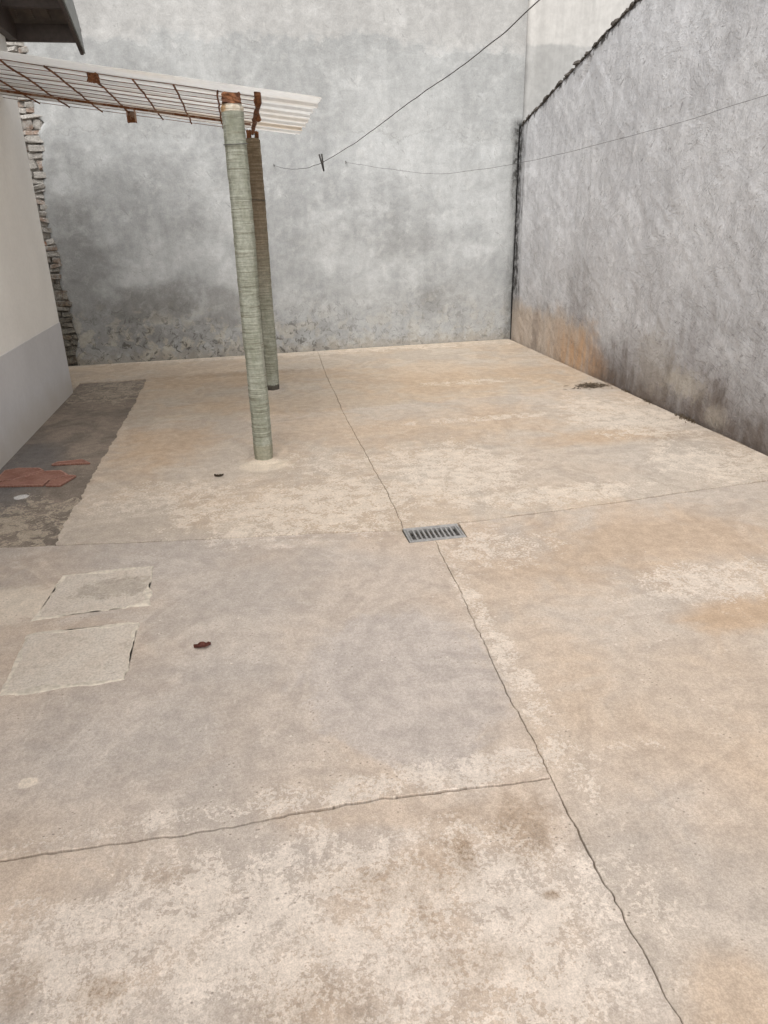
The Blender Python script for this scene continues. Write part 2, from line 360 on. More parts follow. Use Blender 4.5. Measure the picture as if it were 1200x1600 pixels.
def mat_post(name, brown):
    n = NT(name, 0.85, 0.2)
    P = n.pos
    tc = n.n('ShaderNodeTexCoord').outputs['Object']
    X, Y, Z = n.sep(P)
    rings = n.noise(n.vmad(tc, (1.3, 1.3, 26)), 3.0, 5, 0.6, 0.25)
    rings2 = n.noise(n.vmad(tc, (2, 2, 60)), 2.5, 4, 0.65, 0.2)
    md = n.noise(n.vmad(tc, (1, 1, 0.4)), 9, 5, 0.6); fn = n.noise(tc, 60, 4, 0.65)
    c = n.mix(n.ss(md, 0.35, 0.65), (0.235, 0.245, 0.190), (0.335, 0.345, 0.290))
    c = n.mix(n.mul(n.ss(rings, 0.50, 0.66), 0.5), c, (0.42, 0.43, 0.36))
    c = n.mix(n.mul(n.ss(rings2, 0.54, 0.64), 0.8), c, (0.15, 0.135, 0.095))
    if brown:
        t = n.ss(n.add(Z, n.mul(n.sub(md, 0.5), 0.6)), 0.5, 1.7)
        c = n.mix(n.mul(t, 0.85), c, n.mix(n.ss(rings, 0.4, 0.6), (0.165, 0.12, 0.075), (0.255, 0.195, 0.13)))
        c = n.mix(n.ss(n.add(Z, n.mul(n.sub(fn, 0.5), 0.03)), 0.055, 0.065, 0.9, 0), c, (0.06, 0.05, 0.04))
    else:
        c = n.mix(n.mul(n.ss(n.add(Z, n.mul(n.sub(fn, 0.5), 0.04)), 0.10, 0.13, 1, 0), 0.55), c, (0.26, 0.24, 0.165))
        c = n.mix(n.ss(n.add(Z, n.mul(n.sub(md, 0.5), 0.02)), 2.122, 2.130), c, n.mix(n.ss(md, 0.45, 0.6), (0.56, 0.51, 0.42), (0.42, 0.27, 0.14)))
    c = n.val(c, n.ss(fn, 0.3, 0.7, 0.85, 1.14))
    h = n.add(n.mul(rings, 0.7), n.mul(rings2, 0.5)); h = n.add(h, n.mul(fn, 0.2))
    return n.fin(c, n.bump(h, 0.008, 0.8))

def mat_rust(name, paint=0.0):
    n = NT(name, 0.9, 0.2)
    P = n.pos
    a = n.noise(P, 16, 6, 0.65); b = n.noise(P, 70, 4, 0.65)
    c = n.mix(n.ss(a, 0.38, 0.62), (0.10, 0.047, 0.029), (0.25, 0.11, 0.052))
    c = n.mix(n.mul(n.ss(b, 0.52, 0.66), 0.6), c, (0.24, 0.115, 0.06))
    if paint: c = n.mix(n.mul(n.ss(n.noise(P, 7, 5, 0.7), 0.60 - paint * 0.2, 0.66 - paint * 0.2), 0.45), n.mix(paint, c, (0.30, 0.13, 0.06)), (0.62, 0.50, 0.40))
    return n.fin(c, n.bump(n.add(a, b), 0.002, 0.8))

def mat_sheet():
    n = NT('translucent_white_sheet', 0.6, 0.3)
    P = n.pos
    a = n.noise(n.vmad(P, (0.3, 1, 1)), 4, 5, 0.6); b = n.noise(P, 30, 4, 0.6)
    c = n.mix(n.mul(n.ss(a, 0.46, 0.66), 0.35), (0.92, 0.915, 0.90), (0.86, 0.79, 0.70))
    X, Y, Z = n.sep(P)
    c = n.mix(n.mul(n.blob((0.25, 6.55, 0), (0.9, 0.16, 0), a, 0.5, 0.4), 0.4), c, (0.74, 0.62, 0.48))
    c = n.val(c, n.ss(b, 0.3, 0.7, 0.96, 1.03))
    n.fin(c, n.bump(b, 0.001, 0.4))
    tr = n.n('ShaderNodeBsdfTranslucent'); n.put(tr.inputs['Color'], n.val(c, 0.95))
    mx = n.n('ShaderNodeMixShader'); mx.inputs[0].default_value = 0.75
    n.t.links.new(n.b.outputs[0], mx.inputs[1]); n.t.links.new(tr.outputs[0], mx.inputs[2]); n.t.links.new(mx.outputs[0], n.out.inputs[0])
    return n.m

def mat_masonry():
    n = NT('exposed_masonry', 0.92, 0.15)
    P = n.pos
    oi = n.n('ShaderNodeObjectInfo')
    a = n.noise(P, 14, 6, 0.65); b = n.noise(P, 60, 4, 0.6)
    X, Y, Z = n.sep(P)
    c = n.mix(n.ss(a, 0.40, 0.58), oi.outputs['Color'], (0.40, 0.38, 0.35))
    moss = n.mul(n.ss(n.add(Z, n.mul(n.sub(a, 0.5), 1.2)), 0.3, 1.7, 1, 0), 0.72)
    c = n.mix(moss, c, n.mix(n.ss(b, 0.4, 0.6), (0.045, 0.042, 0.03), (0.13, 0.115, 0.08)))
    c = n.val(c, n.ss(b, 0.3, 0.7, 0.75, 1.2))
    return n.fin(c, n.bump(n.add(a, b), 0.008, 0.8))

def mat_tile():
    n = NT('broken_terracotta_tile', 0.8, 0.25)
    tc = n.pos
    a = n.noise(tc, 9, 5, 0.6); b = n.noise(tc, 90, 4, 0.6)
    r = n.rot(tc, (0, 0, 0.75))
    x, y, z = n.sep(r)
    gx = n.math('PINGPONG', x, 0.011); gy = n.math('PINGPONG', y, 0.022)
    g = n.mx(n.ss(gx, 0.0, 0.004, 1, 0), n.ss(gy, 0.0, 0.003, 1, 0))
    c = n.mix(n.ss(a, 0.35, 0.65), (0.20, 0.088, 0.062), (0.27, 0.135, 0.10))
    c = n.mix(n.mul(g, 0.30), c, (0.44, 0.27, 0.21))
    c = n.mix(n.mul(n.ss(b, 0.55, 0.7), 0.4), c, (0.42, 0.30, 0.25))
    return n.fin(c, n.bump(g, 0.002, 0.8))

M = dict(
    floor=mat_floor(), strip=mat_strip(), back=mat_back(), neigh=mat_back(True), right=mat_right(),
    soil=mat_plain('dark_soil', (0.10, 0.078, 0.058), 0.3, 0.95, 30, 0.01),
    jdirt=mat_plain('brown_joint_dirt', (0.20, 0.155, 0.115), 0.35, 0.95, 40, 0.006),
    house=mat_paint('cream_wall_paint', (0.86, 0.845, 0.81)), dado=mat_paint('grey_skirting_paint', (0.60, 0.60, 0.615), (0.50, 0.44, 0.36)),
    post=mat_post('green_weathered_concrete', False), post2=mat_post('brown_green_weathered_concrete', True),
    rust=mat_rust('rusted_steel'), rustp=mat_rust('flaking_painted_steel', 0.6), sheet=mat_sheet(),
    mason=mat_masonry(), tile=mat_tile(), tile_edge=mat_plain('pale_fired_clay', (0.36, 0.20, 0.155), 0.25, 0.8, 60),
    eave=mat_plain('dark_brown_painted_steel', (0.075, 0.058, 0.050), 0.15, 0.6, 25), verge=mat_plain('grey_painted_flashing', (0.24, 0.248, 0.238), 0.1, 0.5, 12),
    soffit=mat_plain('brown_fibre_sheet', (0.13, 0.105, 0.088), 0.2, 0.8, 10),
    steel=mat_plain('galvanised_grate_steel', (0.33, 0.32, 0.31), 0.18, 0.5, 40, 0.001, 0.5, 0.35),
    grit=mat_plain('grey_grit', (0.20, 0.19, 0.18), 0.5, 0.95, 90, 0.006),
    cover=None, wire=mat_plain('dark_wire', (0.09, 0.088, 0.085), 0.15, 0.6, 50, 0.0005), rope=mat_plain('grey_cord', (0.12, 0.12, 0.12), 0.15, 0.8, 90, 0.001),
    peg=mat_plain('weathered_dark_wood', (0.07, 0.066, 0.062), 0.25, 0.8, 60), leaf=mat_plain('dry_red_brown_leaf', (0.16, 0.055, 0.04), 0.25, 0.7, 60),
    twig=mat_plain('rotting_leaf_litter', (0.10, 0.075, 0.05), 0.4, 0.9, 60), lime=mat_plain('pale_mortar', (0.53, 0.47, 0.39), 0.2, 0.9, 40, 0.004),
    mould=mat_plain('mouldy_broken_mortar', (0.095, 0.085, 0.075), 0.45, 0.95, 30, 0.01),
)
def mat_cover():
    n = NT('repaired_cement_lid', 0.9, 0.2)
    P = n.pos
    a = n.noise(P, 5, 6, 0.65, 0.6); b = n.noise(P, 22, 6, 0.7, 0.4); g = n.noise(P, 120, 3, 0.6)
    c = n.mix(n.ss(a, 0.38, 0.62), (0.475, 0.41, 0.345), (0.565, 0.50, 0.43))
    f = n.ss(n.add(n.mul(a, 0.4), n.mul(b, 0.6)), 0.50, 0.56)
    d = n.mx(n.blob((-0.71, 3.08, 0), (0.17, 0.09, 0), b, 0.7, 0.25), n.mul(f, 0.6))
    c = n.mix(n.mul(d, 0.7), c, (0.33, 0.285, 0.235))
    cr = n.ss(n.math('ABSOLUTE', n.sub(n.noise(P, 11, 6, 0.7, 1.0), 0.5)), 0, 0.006, 1, 0)
    c = n.mix(n.mul(n.mul(cr, n.ss(a, 0.45, 0.55)), 0.6), c, (0.17, 0.15, 0.13))
    c = n.val(c, n.mul(n.ss(g, 0.3, 0.7, 0.86, 1.14), n.ss(b, 0.3, 0.7, 0.86, 1.12)))
    return n.fin(c, n.bump(n.add(n.sub(b, n.mul(d, 0.3)), n.mul(g, 0.4)), 0.004, 0.8))
M['cover'] = mat_cover()

# ------------------------------------------------------------------ object helpers
def mesh_obj(name, verts, faces, mat, parent=None, smooth=False):
    me = bpy.data.meshes.new(name)
    me.from_pydata([tuple(v) for v in verts], [], faces)
    me.update()
    if smooth: me.polygons.foreach_set('use_smooth', [True] * len(me.polygons))
    me.materials.append(mat)
    o = bpy.data.objects.new(name, me); COL.objects.link(o)
    if parent is not None: o.parent = parent
    return o
def bm_obj(name, bm, mat, parent=None, smooth=False):
    bmesh.ops.recalc_face_normals(bm, faces=bm.faces)
    me = bpy.data.meshes.new(name); bm.to_mesh(me); bm.free()
    if smooth: me.polygons.foreach_set('use_smooth', [True] * len(me.polygons))
    me.materials.append(mat)
    o = bpy.data.objects.new(name, me); COL.objects.link(o)
    if parent is not None: o.parent = parent
    return o
def tag(o, label=None, cat=None, group=None, kind=None):
    if label: o['label'] = label
    if cat: o['category'] = cat
    if group: o['group'] = group
    if kind: o['kind'] = kind
    return o
def empty(name, loc=(0, 0, 0)):
    o = bpy.data.objects.new(name, None); COL.objects.link(o); o.location = loc; o.empty_display_size = 0.1
    return o
def box(bm, lo, hi, bev=0.0, mat=None):
    r = bmesh.ops.create_cube(bm, size=1.0)
    vs = r['verts']
    for v in vs:
        v.co = Vector([lo[i] + (v.co[i] + 0.5) * (hi[i] - lo[i]) for i in range(3)])
        if mat is not None: v.co = mat @ v.co
    if bev:
        es = list({e for v in vs for e in v.link_edges})
        bmesh.ops.bevel(bm, geom=es, offset=bev, segments=1, affect='EDGES', profile=0.5)
def tube(bm, pts, r, seg=8, taper=None):
    pts = [Vector(p) for p in pts]
    rings = []
    for i, p in enumerate(pts):
        t = (pts[min(i + 1, len(pts) - 1)] - pts[max(i - 1, 0)]).normalized()
        u = t.cross(Vector((0, 0, 1)) if abs(t.z) < 0.9 else Vector((1, 0, 0))).normalized(); v = t.cross(u)
        rr = r if taper is None else r * taper[i]
        rings.append([bm.verts.new(p + (u * math.cos(k * 2 * math.pi / seg) + v * math.sin(k * 2 * math.pi / seg)) * rr) for k in range(seg)])
    for a, b in zip(rings, rings[1:]):
        for k in range(seg): bm.faces.new((a[k], a[(k + 1) % seg], b[(k + 1) % seg], b[k]))
    bm.faces.new(rings[0][::-1]); bm.faces.new(rings[-1])
def prism(bm, poly, z0, z1):
    a = [bm.verts.new((x, y, z0)) for x, y in poly]; b = [bm.verts.new((x, y, z1)) for x, y in poly]
    bm.faces.new(a[::-1]); bm.faces.new(b)
    for i in range(len(poly)):
        j = (i + 1) % len(poly); bm.faces.new((a[i], a[j], b[j], b[i]))

# ------------------------------------------------------------------ ground and concrete slabs
gz = -0.13
g = mesh_obj('ground', [(-60, -60, gz), (60, -60, gz), (60, 60, gz), (-60, 60, gz)], [(0, 1, 2, 3)], M['soil'])
tag(g, 'dark soil below the concrete yard, seen in its joints', 'ground', kind='structure')

VJ = [(0.69, -3.0), (0.73, 0.2), (0.747, 0.832), (0.752, 1.2), (0.761, 1.545), (0.775, 1.9), (0.796, 2.37), (0.826, 2.8), (0.850, 3.246)]
VJ2 = [(0.722, 3.432), (0.741, 4.089), (0.735, 5.1), (0.742, 6.058)]
VJ3 = [(0.742, 6.058), (0.77, 7.4), (0.834, 9.06)]
HJ1 = [(-1.775, 1.575), (-0.769, 1.562), (-0.275, 1.552), (0.151, 1.566), (0.45, 1.556), (0.761, 1.545)]
DL = [(-1.093, 3.64), (-0.6, 3.575), (-0.056, 3.513), (0.40, 3.46), (0.713, 3.405)]
DLs = [(-1.775, 3.70), (-1.365, 3.677), (-1.093, 3.64)]
DR = [(1.022, 3.430), (1.5, 3.462), (1.978, 3.509), (2.6, 3.58), (3.375, 3.66)]
H3L = [(-1.093, 6.0), (0.0, 6.02), (0.742, 6.058)]
H3R = [(0.742, 6.058), (1.9, 6.16), (3.395, 6.29)]
RW = lambda y: 3.384 + (y - 4.066) * 0.0074
def chain(pts, gap, jit=1.0): return (pts, gap, jit)
def rev(c): return (c[0][::-1], c[1], c[2])
cV1a = chain([p for p in VJ if p[1] <= 1.545], 0.0019); cV1b = chain([p for p in VJ if p[1] >= 1.545], 0.0013)
cV2 = chain(VJ2, 0.0016); cV3 = chain(VJ3, 0.0022); cH1 = chain(HJ1, 0.0042)
cDL = chain(DL, 0.0065); cDLs = chain(DLs, 0.002); cDR = chain(DR, 0.0075); cH3L = chain(H3L, 0.003, 0.5); cH3R = chain(H3R, 0.0035, 0.5)
def straight(*p): return (list(p), 0.0, 0.0)
dr0, dr1, dy0, dy1 = 0.713, 1.022, 3.246, 3.432
yb = lambda x: 8.943 + (x + 2.093) * 0.04841
slabs = {
 'near_left': [straight((-1.775, -3.0), (0.69, -3.0)), cV1a, rev(cH1), straight((-1.775, 1.575), (-1.775, -3.0))],
 'mid_left': [cH1, cV1b, straight((0.850, dy0), (dr0, dy0), (dr0, 3.405)), rev(cDL), rev(cDLs), straight((-1.775, 3.70), (-1.775, 1.575))],
 'near_right': [straight((0.69, -3.0), (RW(-3) - .024, -3.0), (RW(3.66) - .024, 3.66)), rev(cDR), straight((1.022, 3.430), (dr1, dy0), (0.850, dy0)), rev(cV1b), rev(cV1a)],
 'far_left': [cDL, straight((0.713, 3.405), (dr0, dy1), (0.722, 3.432)), cV2, rev(cH3L), chain([(-1.093, 6.0), (-1.093, 3.64)], 0.0, 2.4)],
 'far_right': [straight((0.722, 3.432), (1.022, 3.432), (1.022, 3.430)), cDR, straight((RW(3.66) - .024, 3.66), (RW(6.29) - .024, 6.29)), rev(cH3R), rev(cV2)],
 'back_left': [cH3L, cV3, straight((0.834, yb(0.834) - .012), (-2.8, yb(-2.8) - .012), (-2.8, 7.56), (-1.775, 7.56), (-1.775, 7.912)), chain([(-1.775, 7.912), (-1.093, 7.912)], 0.0, 0.6), chain([(-1.093, 7.912), (-1.093, 6.0)], 0.0, 2.4)],
 'back_right': [cH3R, straight((RW(6.29) - .024, 6.29), (RW(9.15) - .024, yb(3.42) - .012)), straight((RW(9.15) - .024, yb(3.42) - .012), (0.834, yb(0.834) - .012)), rev(cV3)],
}
tints = {'near_left': (1.03, 1.01, 1.01), 'mid_left': (0.985, 0.968, 0.97), 'near_right': (1.01, 0.985, 0.97), 'far_left': (1.02, 0.99, 0.955), 'far_right': (1.02, 0.995, 0.965), 'back_left': (1.0, 0.97, 0.92), 'back_right': (1.01, 0.98, 0.93)}
def jit(x, y):
    jx = (fbm(x * 3, y * 3, 3, 3) - .5) * 0.018 + (fbm(x * 20, y * 20, 5, 4, .65) - .5) * 0.016
    jy = (fbm(x * 3, y * 3, 13, 3) - .5) * 0.018 + (fbm(x * 20, y * 20, 15, 4, .65) - .5) * 0.016
    return float(jx), float(jy)
def outline(chains):
    out = []
    for pts, gap, j in chains:
        for (x0, y0), (x1, y1) in zip(pts, pts[1:]):
            L = math.hypot(x1 - x0, y1 - y0)
            near = min(y0, y1) < 3.7
            k = max(1, int(L / (0.009 if max(y0, y1) < 2.5 else 0.014 if near else 0.035))) if j else max(1, int(L / 0.4))
            for i in range(k):
                t = i / k; x = x0 + (x1 - x0) * t; y = y0 + (y1 - y0) * t
                # joints share one wobble on both sides, faded out at the ends of straight runs
                out.append((x, y, gap, j))
    res = []
    N = len(out)
    for i, (x, y, gap, j) in enumerate(out):
        jj = min(j, out[i - 1][3])
        a, b = jit(x, y)
        res.append((x + a * jj, y + b * jj, min(gap, out[i - 1][2]) if gap and out[i-1][2] else max(gap, out[i - 1][2]), jj))
    return res
def slab(name, chains, depth, top, mat, parent, tint):
    o = outline(chains)
    pts = []
    for p in o:
        if not pts or math.hypot(p[0] - pts[-1][0], p[1] - pts[-1][1]) > 0.004: pts.append(p)
    if math.hypot(pts[0][0] - pts[-1][0], pts[0][1] - pts[-1][1]) < 0.004: pts.pop()
    N = len(pts)
    def shift(i, d):
        x0, y0 = pts[i - 1][:2]; x1, y1 = pts[(i + 1) % N][:2]
        dx, dy = x1 - x0, y1 - y0; L = math.hypot(dx, dy) or 1
        return pts[i][0] - dy / L * d, pts[i][1] + dx / L * d
    bm = bmesh.new()
    A, B, C = [], [], []
    for i, (x, y, gap, j) in enumerate(pts):
        wear = (0.0006 + 0.016 * float(fbm(x * 26, y * 26, 21, 3)) ** 3.5) if j else 0.002
        gap *= 0.35 + 1.3 * float(fbm(x * 4, y * 4, 33, 3))
        X, Yy = shift(i, gap + wear); A.append(bm.verts.new((X, Yy, top)))
        X, Yy = shift(i, gap); B.append(bm.verts.new((X, Yy, top - 0.0025 if j else top - 0.002))); C.append(bm.verts.new((X, Yy, top - depth)))
    from mathutils.geometry import delaunay_2d_cdt
    co, _, fs, ov, _, _ = delaunay_2d_cdt([Vector(v.co[:2]) for v in A], [(i, (i + 1) % N) for i in range(N)], [], 1, 1e-6)
    tv = [A[o_[0]] if o_ else bm.verts.new((c_.x, c_.y, top)) for c_, o_ in zip(co, ov)]
    for f in fs:
        try: bm.faces.new([tv[q] for q in f])
        except ValueError: pass
    for i in range(N):
        j = (i + 1) % N
        bm.faces.new((A[i], B[i], B[j], A[j])); bm.faces.new((B[i], C[i], C[j], B[j]))
    ob = bm_obj('slab', bm, mat, parent)
    ob.color = (*tint, 1)
    return ob
yard = empty('concrete_floor'); tag(yard, 'weathered beige concrete yard floor of large cracked slabs', 'floor', kind='structure')
for k, ch in slabs.items(): slab(k, ch, 0.11, 0.0, M['floor'], yard, tints[k])
# dirt packed in the joints
WJ = [(RW(y) - .016, y) for y in np.linspace(-3, 9.1, 40)]
for pts in (VJ, VJ2, VJ3, HJ1, DL, DR, H3L, H3R, WJ):
    bm = bmesh.new(); prev = None
    for (x0, y0), (x1, y1) in zip(pts, pts[1:]):
        L = math.hypot(x1 - x0, y1 - y0); k = max(2, int(L / 0.05)); nx_, ny_ = -(y1 - y0) / L, (x1 - x0) / L
        for i in range(k + 1):
            t = i / k; x = x0 + (x1 - x0) * t; y = y0 + (y1 - y0) * t; a, b = jit(x, y)
            zz = -0.002 - (0.020 if pts in (VJ, HJ1, DL, DR, WJ) else 0.008) * float(fbm(x * 5, y * 5, 25, 3))
            cur = [bm.verts.new((x + a + nx_ * q, y + b + ny_ * q, zz)) for q in (-.03, .03)]
            if prev and i: bm.faces.new((prev[0], cur[0], cur[1], prev[1]))
            prev = cur
    tag(bm_obj('joint_dirt', bm, M['jdirt'], yard), kind='stuff')
st = slab('strip', [rev(chain(DLs[::-1], 0.004)), straight((-1.093, 3.64), (-1.06, 3.70), (-1.06, 7.93), (-1.775, 7.93), (-1.775, 3.70))], 0.10, -0.012, M['strip'], yard, (1, 1, 1))
tag(st, 'dark stained strip of concrete along the house')

# ------------------------------------------------------------------ relief wall sheet
def wall_sheet(name, mat, pts_fn, us, z_fn, nz, off_fn, thick, parent=None):
    """grid face: u along the wall, z from 0 to z_fn(u); off_fn pushes along the outward normal; a back face closes it"""
    us = np.asarray(us); nu = len(us)
    V = []; F = []
    P0 = np.array([pts_fn(u) for u in us])
    tn = np.gradient(P0, axis=0); tn /= np.linalg.norm(tn, axis=1)[:, None]
    nr = np.stack([tn[:, 1], -tn[:, 0]], 1)
    zt = np.array([z_fn(u) for u in us])
    tt = np.linspace(0, 1, nz)
    U, T = np.meshgrid(us, tt, indexing='ij')
    Zz = -0.10 + T * (zt[:, None] + 0.10)
    D = off_fn(U, Zz, zt[:, None])
    Xx = P0[:, 0][:, None] + nr[:, 0][:, None] * D; Yy = P0[:, 1][:, None] + nr[:, 1][:, None] * D
    V = np.stack([Xx, Yy, Zz], -1).reshape(-1, 3).tolist()
    idx = np.arange(nu * nz).reshape(nu, nz)
    F = np.stack([idx[:-1, :-1], idx[1:, :-1], idx[1:, 1:], idx[:-1, 1:]], -1).reshape(-1, 4).tolist()
    # closing band and back
    loop = list(idx[:, 0]) + list(idx[-1, 1:]) + list(idx[-2::-1, -1]) + list(idx[0, -2:0:-1])
    nb = len(V); ui = [int(i) // nz for i in loop]
    for i, q in zip(loop, ui):
        V.append((P0[q][0] - nr[q][0] * thick, P0[q][1] - nr[q][1] * thick, V[i][2]))
    L = len(loop)
    for i in range(L):
        j = (i + 1) % L; F.append((int(loop[j]), int(loop[i]), nb + i, nb + j))
    F.append([nb + i for i in range(L)])
    return mesh_obj(name, V, F, mat, parent, smooth=True)

# back wall: masonry core, cement render with a ragged left edge, exposed bricks and stones
bw = empty('back_wall', (0.6, 9.1, 0)); tag(bw, 'tall grey cement-rendered wall across the back, stained dark at its foot', 'wall')
def bwpt(x): return np.array([x, yb(x)])
tx, ty = 1 / math.hypot(1, .04841), .04841 / math.hypot(1, .04841)
def child_local(o, parent):
    o.parent = parent; o.matrix_parent_inverse = Matrix.Translation(-parent.location)
    return o
EDGE = [(3.5, -1.93), (3.183, -1.948), (2.9, -1.935), (2.762, -1.946), (2.66, -1.985), (2.588, -1.993), (2.55, -1.93), (2.529, -1.892), (2.50, -1.90), (2.458, -1.943), (2.381, -1.983), (2.28, -1.95), (2.17, -1.973), (2.05, -1.985), (1.862, -2.032), (1.608, -2.042), (1.413, -2.046),
        (1.30, -2.02), (1.213, -2.01), (1.078, -2.008), (0.93, -2.03), (0.803, -2.004), (0.72, -1.975), (0.661, -1.961), (0.60, -1.99), (0.52, -1.973), (0.40, -1.965), (0.302, -1.949), (0.2, -1.985), (0.084, -2.008), (-0.1, -2.0)]
ez = np.array([e[0] for e in EDGE][::-1]); ex = np.array([e[1] for e in EDGE][::-1])
TOPB = 4.7
def plaster():
    zs = np.concatenate([np.arange(-0.10, 3.6, 0.035), np.linspace(3.6, TOPB, 20)])
    V = []; nx = 170
    for z in zs:
        x0 = float(np.interp(z, ez, ex)) + (float(fbm(z * 9, 1.5, 40, 3)) - .5) * 0.05
        t = np.concatenate([[0], np.linspace(0.0004, (3.39 - x0) / (3.455 - x0), nx - 9), (np.linspace(3.398, 3.455, 8) - x0) / (3.455 - x0)])
        X = x0 + t * (3.455 - x0)
        d = 0.0 + (fbm(X * 1.1, z * 1.1, 50, 4) - .5) * 0.035 + (fbm(X * 6, z * 6, 55, 3) - .5) * 0.008
        d = d * np.clip((3.44 - X) / 0.3, 0, 1)
        d = d - np.where(t <= 0, 0.035, 0) - np.where(X > 3.424, 0.032, 0) * (z < 2.52)
        d[1] -= 0.008
        for xx, dd in zip(X, d): V.append((xx + ty * dd, yb(xx) - tx * dd, z))
    idx = np.arange(len(zs) * nx).reshape(len(zs), nx)
    F = np.stack([idx[:-1, :-1], idx[:-1, 1:], idx[1:, 1:], idx[1:, :-1]], -1).reshape(-1, 4).tolist()
    return child_local(mesh_obj('render_coat', V, F, M['back'], smooth=True), bw)
plaster()
bm = bmesh.new()
pr = [(-3.4, yb(-3.4) + .034), (3.45, yb(3.45) + .034), (3.45, yb(3.45) + .26), (-3.4, yb(-3.4) + .26)]
prism(bm, pr, -0.12, TOPB)
mc = child_local(bm_obj('masonry_core', bm, M['mason']), bw); mc.color = (0.34, 0.32, 0.29, 1)
# bricks and rubble in the unrendered strip
def stone_mesh(seed):
    rnd = random.Random(seed)
    b = bmesh.new(); bmesh.ops.create_cube(b, size=1.0)
    bmesh.ops.bevel(b, geom=b.edges[:], offset=0.16, segments=1, affect='EDGES')
    for v in b.verts: v.co += Vector([rnd.uniform(-.12, .12) for _ in range(3)])
    me = bpy.data.meshes.new('stone'); b.to_mesh(me); b.free(); me.materials.append(M['mason']); return me
stones = [stone_mesh(s) for s in range(8)]
rnd = random.Random(5)
z = 0.01
ang = math.atan(.04841)
while z < 3.45:
    h = rnd.choice([0.045, 0.055, 0.06, 0.075, 0.10])
    x = -1.80 - rnd.uniform(0, .12)
    x = float(np.interp(z, ez, ex)) + 0.035
    while x > -2.45:
        wd = rnd.choice([0.09, 0.13, 0.18, 0.22])
        hollow = z < 0.9 and rnd.random() < 0.35
        o = bpy.data.objects.new('brick' if h < 0.08 else 'stone', rnd.choice(stones)); COL.objects.link(o)
        o.scale = (wd - 0.002, 0.07, h - 0.002)
        o.location = (x - wd / 2, yb(x) + rnd.uniform(0.018, 0.05), z + h / 2); o.rotation_euler = (rnd.uniform(-.2, .2), rnd.uniform(-.22, .22), ang + rnd.uniform(-.08, .08))
        r = rnd.random()
        o.color = (*((0.36, 0.17, 0.10) if (r < 0.10 or (z > 3.15 and r < .5)) else (0.30, 0.225, 0.18) if r < 0.3 else (0.36, 0.34, 0.31)), 1)
        child_local(o, bw)
        x -= wd + rnd.uniform(0, .012)
    z += h + rnd.uniform(-.004, .008)

# pale continuation of the back wall beyond the side wall
nw = empty('neighbour_wall', (5.5, 9.4, 0)); tag(nw, 'paler rendered wall rising behind the sloping top of the right wall', 'wall')
child_local(wall_sheet('render_coat', M['neigh'], lambda u: np.array([u, yb(u) + 0.035]), np.linspace(3.46, 9.0, 60), lambda u: TOPB, 50,
                       lambda U, Z, zt: (fbm(U * 1.3, Z * 1.3, 70, 4) - .5) * 0.02, 0.2), nw)

# right wall, sloping broken top
rw = empty('side_wall', (3.4, 4.5, 0)); tag(rw, 'rough trowelled grey side wall with sloping broken top and rust stain', 'wall')
def ztop(y): return min(2.51 + (9.14 - y) * 0.2475, 4.0)
def roff(U, Z, zt):
    # trowel lips: skewed ridged noise
    a = U * 0.80 + Z * 0.6; b = -U * 0.6 + Z * 0.80
    rid = 1 - np.abs(2 * fbm(a * 2.2, b * 7.0, 80, 4) - 1)
    d = (fbm(U * 0.9, Z * 0.9, 82, 3) - .5) * 0.04 + (fbm(U * 4, Z * 2.2, 86, 4, .55) - .5) * 0.012 + rid ** 4 * 0.006
    d = d + (fbm(U * 16, Z * 9, 90, 2) - .5) * 0.004
    chip = np.exp(-(((U - 7.43) / 0.10) ** 2 + ((Z - (2.80 + (7.43 - U) * .9)) / 0.05) ** 2) ** 2) * 0.035
    edge = np.clip((Z - (zt - 0.05)) / 0.05, 0, 1) ** 2 * 0.02
    return d * np.clip((9.17 - U) / 0.25, 0.15, 1) - chip - edge * fbm(U * 8, Z * 3, 95, 2)
ys = np.concatenate([np.arange(-3.0, 3.2, 0.06), np.arange(3.2, 9.19, 0.022)])[::-1]
child_local(wall_sheet('render_coat', M['right'], lambda y: np.array([RW(y), y]), ys,
                       lambda y: ztop(y) + (float(fbm(y * 7, 3.3, 98, 4)) - .5) * 0.045, 150, roff, 0.16), rw)
# loose mouldy mortar lumps along the broken top edge
lumps = [q.copy() for q in stones]
for q in lumps: q.materials[0] = M['mould']
rnd = random.Random(9)
for i in range(56):
    y = 9.12 - i * 0.047 - rnd.uniform(0, .02)
    o = bpy.data.objects.new('mortar_lump', lumps[i % 8]); COL.objects.link(o)
    o.scale = (0.06 + rnd.random() * .05, 0.05 + rnd.random() * .05, 0.014 + rnd.random() * .022)
    o.location = (RW(y) + 0.030, y, ztop(y) + rnd.uniform(-.008, .008)); o.rotation_euler = (-0.243 + rnd.uniform(-.2, .2), rnd.uniform(-.2, .2), rnd.uniform(-.3, .3))
    o.color = (0.07, 0.065, 0.06, 1); 
    child_local(o, rw)

